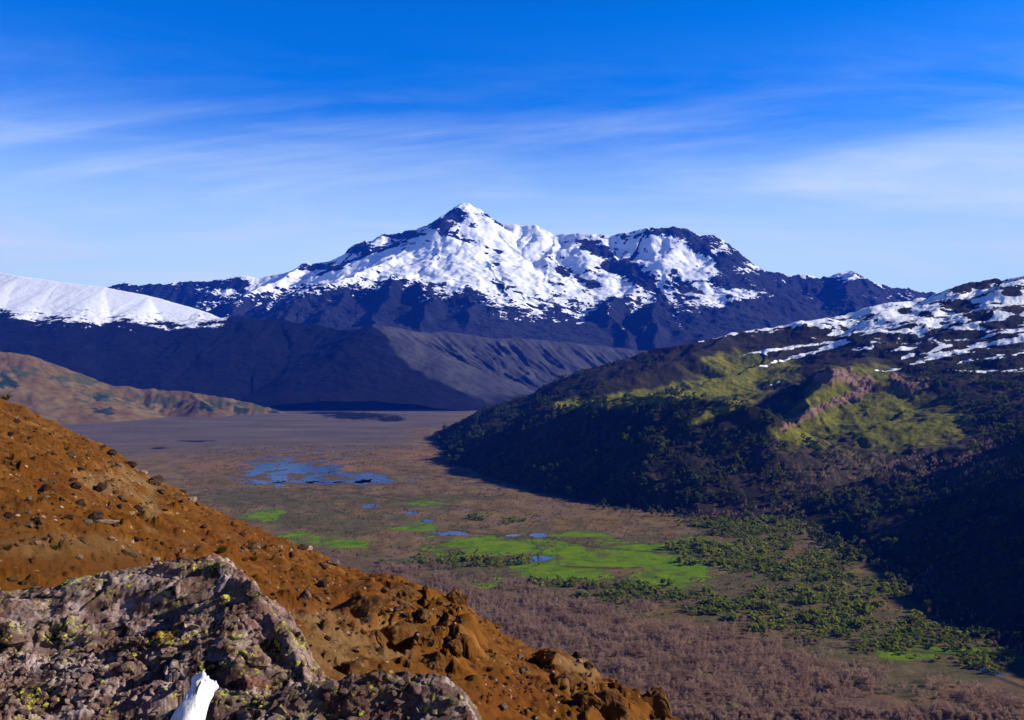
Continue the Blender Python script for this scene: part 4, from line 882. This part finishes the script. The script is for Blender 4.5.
# ------------------------------------------------------------------ trees and shrubs
def quads(cen, u, v):
    n = len(cen)
    V = np.stack([cen - u - v, cen + u - v, cen + u + v, cen - u + v], 1).reshape(-1, 3)
    return V, np.arange(4 * n).reshape(n, 4)
def rvec(r, n):
    v = r.normal(size=(n, 3)); return v / np.linalg.norm(v, axis=1)[:, None]
def leafy_crown(seed, n, rad, height, base, size):
    r = np.random.default_rng(seed); nl = 7
    lc = np.stack([r.uniform(-.6, .6, nl) * rad, r.uniform(-.6, .6, nl) * rad, base + r.uniform(.25, .8, nl) * (height - base)], 1); lr = r.uniform(.3, .55, nl) * rad
    k = r.integers(0, nl, n); d = rvec(r, n); d[:, 2] = np.abs(d[:, 2]) * .9 - .15
    cen = lc[k] + d * (lr[k] * r.uniform(.55, 1.08, n))[:, None]
    nrm = d + .8 * rvec(r, n); nrm /= np.linalg.norm(nrm, axis=1)[:, None]
    u = np.cross(nrm, rvec(r, n)); u /= np.linalg.norm(u, axis=1)[:, None]; v = np.cross(nrm, u)
    sz = size * r.uniform(.5, 1.2, n)[:, None]
    return quads(cen, u * sz, v * sz * .7)
def twiggy_crown(seed, n, rad, height, base, width):
    r = np.random.default_rng(seed)
    d = rvec(r, n); d[:, 2] = np.abs(d[:, 2]) * 1.1 + .1
    st = np.stack([np.zeros(n), np.zeros(n), np.full(n, base)], 1) + d * np.array([rad, rad, height - base]) * r.uniform(.25, .62, n)[:, None] + rvec(r, n) * rad * .18
    dirn = d + .5 * rvec(r, n) + np.array([0, 0, .35]); dirn /= np.linalg.norm(dirn, axis=1)[:, None]
    ln = (.20 * height) * r.uniform(.6, 1.3, n)[:, None]
    side = np.cross(dirn, rvec(r, n)); side /= np.linalg.norm(side, axis=1)[:, None]
    return quads(st + dirn * ln * .5, side * width * r.uniform(.6, 1.3, n)[:, None], dirn * ln * .5)
def trunk_mesh(seed, height, rad, spread):
    r = np.random.default_rng(seed); Vs, Fs, n = [], [], 0
    p = [(0, 0, -.3), (.03 * height, .02 * height, .3 * height), (.02 * height, -.03 * height, .62 * height)]
    V, Fq = tube(spline(p, 6), np.linspace(rad, rad * .55, 6), 6, seed); Vs.append(V); Fs.append(Fq); n += len(V)
    for i in range(5):
        a = i * 1.26 + r.uniform(-.4, .4); s0 = r.uniform(.25, .6) * height; L = spread * r.uniform(.6, 1)
        q = [(0.02 * height, 0, s0), (L * .5 * math.cos(a), L * .5 * math.sin(a), s0 + .15 * height), (L * math.cos(a), L * math.sin(a), s0 + .38 * height)]
        V, Fq = tube(spline(q, 5), np.linspace(rad * .5, rad * .18, 5), 5, seed + i); Vs.append(V); Fs.append(Fq + n); n += len(V)
    return np.vstack(Vs), np.vstack(Fs)
def leaf_mat(name, stops, scale, trans=True):
    m = M(name, .9, .1)
    pos = m.geo('Position')
    c = m.ramp(m.math('ADD', m.math('MULTIPLY', m.noise(scale, 4, .6, co=pos), .6), m.math('MULTIPLY', m.noise(scale / 5, 3, .6, co=pos), .4)), [(.5 + (p - .5) * .7, q) for p, q in stops])
    tr = m.nt.nodes.new('ShaderNodeBsdfTranslucent'); m.put(tr.inputs['Color'], c)
    mx_ = m.nt.nodes.new('ShaderNodeMixShader'); mx_.inputs[0].default_value = .5
    m.nt.links.new(m.b.outputs[0], mx_.inputs[1]); m.nt.links.new(tr.outputs[0], mx_.inputs[2])
    m.nt.links.new(mx_.outputs[0], m.nt.nodes['Material Output'].inputs['Surface'])
    return m.done(c)
BARE = leaf_mat('bare_twigs', [(0.3, (0.1937, 0.1153, 0.07943)), (0.45, (0.3076, 0.1902, 0.1341)), (0.58, (0.3874, 0.2536, 0.1788)), (0.72, (0.3191, 0.2765, 0.1093))], 1 / 14)
BARK = leaf_mat('grey_bark', [(.3, (.10, .08, .07)), (.7, (.24, .20, .18))], 1 / 3)
GREEN = leaf_mat('shrub_leaves', [(0.3, (0.09208, 0.1234, 0.01404)), (0.5, (0.1841, 0.2178, 0.02574)), (0.7, (0.3069, 0.2905, 0.0585))], 1 / 18)
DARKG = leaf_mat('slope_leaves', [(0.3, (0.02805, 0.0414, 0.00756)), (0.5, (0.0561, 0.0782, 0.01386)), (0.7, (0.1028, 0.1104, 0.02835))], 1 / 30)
def join(*parts):
    V, Fs, n = [], [], 0
    for v, f in parts: V.append(v); Fs.append(f + n); n += len(v)
    return np.vstack(V), np.vstack(Fs)
BV = [join(twiggy_crown(900 + i, 150, 2.0 + .3 * (i % 3), 5.2 + .8 * (i % 4), 1.2, .07), leafy_crown(930 + i, 90, 2.2 + .3 * (i % 3), 4.8 + .8 * (i % 4), .6, .22)) for i in range(6)]
BVl = [join(twiggy_crown(950 + i, 30, 1.8 + .3 * (i % 3), 5.9 + .9 * (i % 4), 1.0, .09), leafy_crown(980 + i, 46, 1.9 + .3 * (i % 3), 5.4 + .9 * (i % 4), .4, .27)) for i in range(8)]
GV = [leafy_crown(1000 + i, 150, 1.9 + .35 * (i % 3), 3.2 + .7 * (i % 4), .1, .36) for i in range(6)]
GVl = [leafy_crown(1050 + i, 46, 1.9 + .3 * (i % 3), 3.0 + .6 * (i % 4), .0, .62) for i in range(8)]
SVl = [leafy_crown(1100 + i, 30, 2.8 + .4 * (i % 3), 5.4 + .9 * (i % 4), .3, 1.05) for i in range(8)]
SV = [leafy_crown(1150 + i, 130, 2.6 + .4 * (i % 3), 5.0 + .9 * (i % 4), .3, .55) for i in range(6)]
TR = [trunk_mesh(1200 + i, 4.6, .13, 1.7) for i in range(6)]
def merged(name, variants, pos, sc, mat):
    k = rng.integers(0, len(variants), len(pos)); ang = rng.uniform(0, 6.28, len(pos)); Vs, Fs, n = [], [], 0
    for i, (v, f) in enumerate(variants):
        m_ = k == i; p = pos[m_]
        if not len(p): continue
        c, s_ = np.cos(ang[m_])[:, None], np.sin(ang[m_])[:, None]; q = sc[m_][:, None]
        W = np.stack([(c * v[:, 0] - s_ * v[:, 1]) * q, (s_ * v[:, 0] + c * v[:, 1]) * q, v[:, 2] * q * np.ones_like(c)], -1) + p[:, None, :]
        FF = f[None] + (np.arange(len(p)) * len(v))[:, None, None] + n
        Vs.append(W.reshape(-1, 3)); Fs.append(FF.reshape(-1, f.shape[1])); n += len(p) * len(v)
    return tag(link(name, mesh_np(name, np.vstack(Vs), np.vstack(Fs), False), mat), kind='stuff')
def sample_floor(n, x0, x1, y0, y1, dens):
    X = rng.uniform(x0, x1, n); Y = rng.uniform(y0, y1, n)
    a, b = pix(X, Y, 0.0)
    ok = rng.uniform(0, 1, n) < dens(a, b, X, Y)
    return np.stack([X[ok], Y[ok], np.zeros(ok.sum())], 1)
def seen(pos, h=4.0, m=4):
    a, b = pix(pos[:, 0], pos[:, 1], pos[:, 2]); t = CY + F * (H - pos[:, 2] - h) / pos[:, 1]
    return (a > m) & (a < 1024 - m) & (t < np.interp(a, SKYH[:, 0], SKYH[:, 1]) - 2) & (t < 716)
def ridge_clear(X, Y): return ridge_z(X, Y) < .5
wood_top = lambda a: np.interp(a, [300, 340, 420, 520, 620, 700, 780, 850, 940, 1024, 1100], [548, 553, 572, 590, 608, 624, 640, 666, 688, 706, 716])
clear = [(895, 702, 34, 9), (860, 690, 10, 6)]
def wood_d(a, b, X, Y):
    n = fbm(X / 40, Y / 40, 4, 601)
    d = sstep(-12, 14, b - wood_top(a) + 14 * n) * (1 - sstep(.0, .4, blobs(a, b, clear)))
    d = d * (.45 + .55 * sstep(-.5, .2, n + .3 * fbm(X / 12, Y / 12, 2, 606)))
    return np.where((a > 250) & (a < 1110) & (b < 790), d, 0)
W = sample_floor(48000, -160, 520, 520, 1250, wood_d)
W = W[ridge_clear(W[:, 0], W[:, 1])]
W = W[np.argsort(W[:, 1])]
vis = seen(W)
ind = np.nonzero(vis)[0][:300]
mask = np.zeros(len(W), bool); mask[ind] = True
crowns = [mesh_np('crown', v, f, False) for v, f in BV]; trunks = [mesh_np('trunk', v, f, True) for v, f in TR]
for me in crowns: me.materials.append(BARE)
for me in trunks: me.materials.append(BARK)
for i, p in enumerate(W[mask]):
    k = i % 6; s_ = float(rng.uniform(.75, 1.25))
    e = bpy.data.objects.new('bare_tree', None); COL.objects.link(e); e.location = tuple(p); e.rotation_euler = (0, 0, float(rng.uniform(0, 6.28))); e.scale = (s_, s_, s_ * float(rng.uniform(.85, 1.15)))
    tag(e, 'leafless grey-brown tree at the near front edge of the thicket along the bottom', 'tree', 'bare trees at the front of the thicket')
    link('trunk', trunks[k], None, e); link('crown', crowns[k], None, e)
hv_ = 1 + .45 * fbm(W[:, 0] / 22, W[:, 1] / 22, 3, 607)
merged('bare_thicket', BVl, W[~mask], (rng.uniform(.5, 1.15, len(W)) * hv_)[~mask], BARE)

# green shrubs along the edge of the marsh
SHR = [(735, 558, 50, 14), (700, 548, 34, 8), (770, 570, 44, 9), (650, 597, 80, 8), (735, 606, 50, 9), (800, 598, 56, 10), (790, 620, 80, 14), (850, 630, 64, 14), (880, 645, 40, 14), (625, 588, 50, 5), (560, 584, 50, 4), (515, 521, 16, 3.5), (720, 524, 40, 7), (745, 532, 40, 9), (765, 545, 34, 9), (480, 518, 12, 3), (830, 590, 30, 7), (950, 640, 60, 14), (985, 662, 40, 14), (470, 562, 80, 7), (700, 612, 40, 6), (810, 575, 50, 14), (770, 525, 60, 10), (860, 610, 40, 12), (905, 630, 30, 12), (830, 560, 40, 14), (880, 590, 30, 12)]
def shr_d(a, b, X, Y):
    return sstep(.05, .4, blobs(a, b, SHR) + .6 * fbm(X / 25, Y / 25, 4, 611)) * .95
S_ = sample_floor(34000, -200, 560, 640, 1700, shr_d)
S_ = S_[ridge_clear(S_[:, 0], S_[:, 1])]; S_ = S_[np.argsort(S_[:, 1])]
ind = np.nonzero(seen(S_, 2.5))[0]
pa, pb = pix(S_[:, 0], S_[:, 1], 0)
pick = np.zeros(len(S_), bool); pick[ind[:300]] = True
bush = [mesh_np('green_shrub', v, f, False) for v, f in GV]
for me in bush: me.materials.append(GREEN)
def zone_of(a, b):
    if a > 910: return 'among pools by the dark right-hand slope'
    if b > 618: return 'between the brown thicket and the shadowed slope'
    if a < 690: return 'along the lower rim of the bright green meadow'
    return 'right of the bright green meadow'
for i, j in enumerate(np.nonzero(pick)[0]):
    o = bpy.data.objects.new('green_shrub', bush[i % 6]); COL.objects.link(o); s_ = float(rng.uniform(.5, 1.6))
    o.location = tuple(S_[j]); o.rotation_euler = (0, 0, float(rng.uniform(0, 6.28))); o.scale = (s_, s_, s_ * float(rng.uniform(.8, 1.2)))
    zn = zone_of(pa[j], pb[j]); tag(o, 'low rounded green shrub ' + zn, 'shrub', 'green shrubs ' + zn)
merged('shrubbery', GVl, S_[~pick], (rng.uniform(.5, 1.5, len(S_)) * (1.05 + .7 * fbm(S_[:, 0] / 20, S_[:, 1] / 20, 3, 613)))[~pick], GREEN)
# low dry scrub dotted over the marsh
def scr_d(a, b, X, Y):
    d = .55 * sstep(-.1, .4, fbm(X / 50, Y / 50, 4, 621) + .3 * fbm(X / 14, Y / 14, 3, 622)) + .10
    inm = sstep(.15, .4, blobs(a, b, meadow_l)) + sstep(.1, .3, blobs(a, b, [(285, 470, 55, 14), (365, 478, 50, 8), (538, 535, 20, 4), (512, 535, 20, 4)]))
    return np.where((a > 180) & (a < 1024) & (b > 445) & (b < wood_top(a) + 5), d * (1 - np.clip(inm, 0, 1)), 0)
Q = sample_floor(60000, -900, 420, 800, 2600, scr_d); Q = Q[ridge_clear(Q[:, 0], Q[:, 1])]
DRY = leaf_mat('dry_scrub', [(0.3, (0.115, 0.07475, 0.042)), (0.5, (0.2185, 0.138, 0.084)), (0.7, (0.2185, 0.1955, 0.063))], 1 / 40)
merged('dry_scrub', [leafy_crown(1300 + i, 9, 1.4, 1.2, .0, .6) for i in range(5)], Q, rng.uniform(.6, 1.4, len(Q)), DRY)

# woods on the right-hand ridge
def ridge_trees(n, x0, x1, y0, y1, dens):
    X = rng.uniform(x0, x1, n); Y = rng.uniform(y0, y1, n); Z = ridge_z(X, Y); a, b = pix(X, Y, Z)
    nn_ = fbm(X / 60, Y / 60, 4, 631)
    ok = (Z > .3) & (a < 1060) & (rng.uniform(0, 1, n) < dens(a, b, X, Y, Z, nn_))
    return np.stack([X, Y, Z - .3], 1)[ok], a[ok], b[ok]
def rt_d(a, b, X, Y, Z, n):
    bare = np.maximum(blobs(a, b, [(848, 412, 70, 46), (900, 420, 62, 48), (735, 372, 80, 38), (860, 370, 70, 26), (940, 435, 40, 34), (640, 380, 50, 16)]), -1)
    d = .8 * sstep(.0, .4, n + .3 * (b > 425))
    d = d * sstep(.3, .0, bare) * sstep(300, 200, Z) * sstep(345, 385, b)
    return d
T, ta, tb = ridge_trees(95000, -300, 1250, 700, 2950, rt_d)
keep = np.ones(len(T), bool)
bare_zone = (blobs(ta, tb, [(900, 465, 90, 24), (970, 455, 70, 20), (850, 560, 50, 24), (820, 480, 50, 20), (960, 470, 80, 20), (740, 515, 60, 14), (860, 560, 60, 16), (900, 580, 40, 14)]) + .3 * rng.normal(size=len(T))) > .2
# nearest ones in view as individuals
t_i = np.nonzero(~bare_zone & (ta < 1020) & (tb < 700))[0]; t_i = t_i[np.argsort(T[t_i, 1])][:300]
pm = np.zeros(len(T), bool); pm[t_i] = True
FT = sample_floor(9000, 120, 560, 650, 1500, lambda a, b, X, Y: np.where(ridge_z(X + 45, Y + 20) > .5, .55, 0) * (ridge_z(X, Y) < .5))
T = np.vstack([T, FT]); fa_, fb_ = pix(FT[:, 0], FT[:, 1], 0.0); ta = np.concatenate([ta, fa_]); tb = np.concatenate([tb, fb_]); bare_zone = np.concatenate([bare_zone, rng.uniform(0, 1, len(FT)) < .45]); pm = np.concatenate([pm, np.zeros(len(FT), bool)])
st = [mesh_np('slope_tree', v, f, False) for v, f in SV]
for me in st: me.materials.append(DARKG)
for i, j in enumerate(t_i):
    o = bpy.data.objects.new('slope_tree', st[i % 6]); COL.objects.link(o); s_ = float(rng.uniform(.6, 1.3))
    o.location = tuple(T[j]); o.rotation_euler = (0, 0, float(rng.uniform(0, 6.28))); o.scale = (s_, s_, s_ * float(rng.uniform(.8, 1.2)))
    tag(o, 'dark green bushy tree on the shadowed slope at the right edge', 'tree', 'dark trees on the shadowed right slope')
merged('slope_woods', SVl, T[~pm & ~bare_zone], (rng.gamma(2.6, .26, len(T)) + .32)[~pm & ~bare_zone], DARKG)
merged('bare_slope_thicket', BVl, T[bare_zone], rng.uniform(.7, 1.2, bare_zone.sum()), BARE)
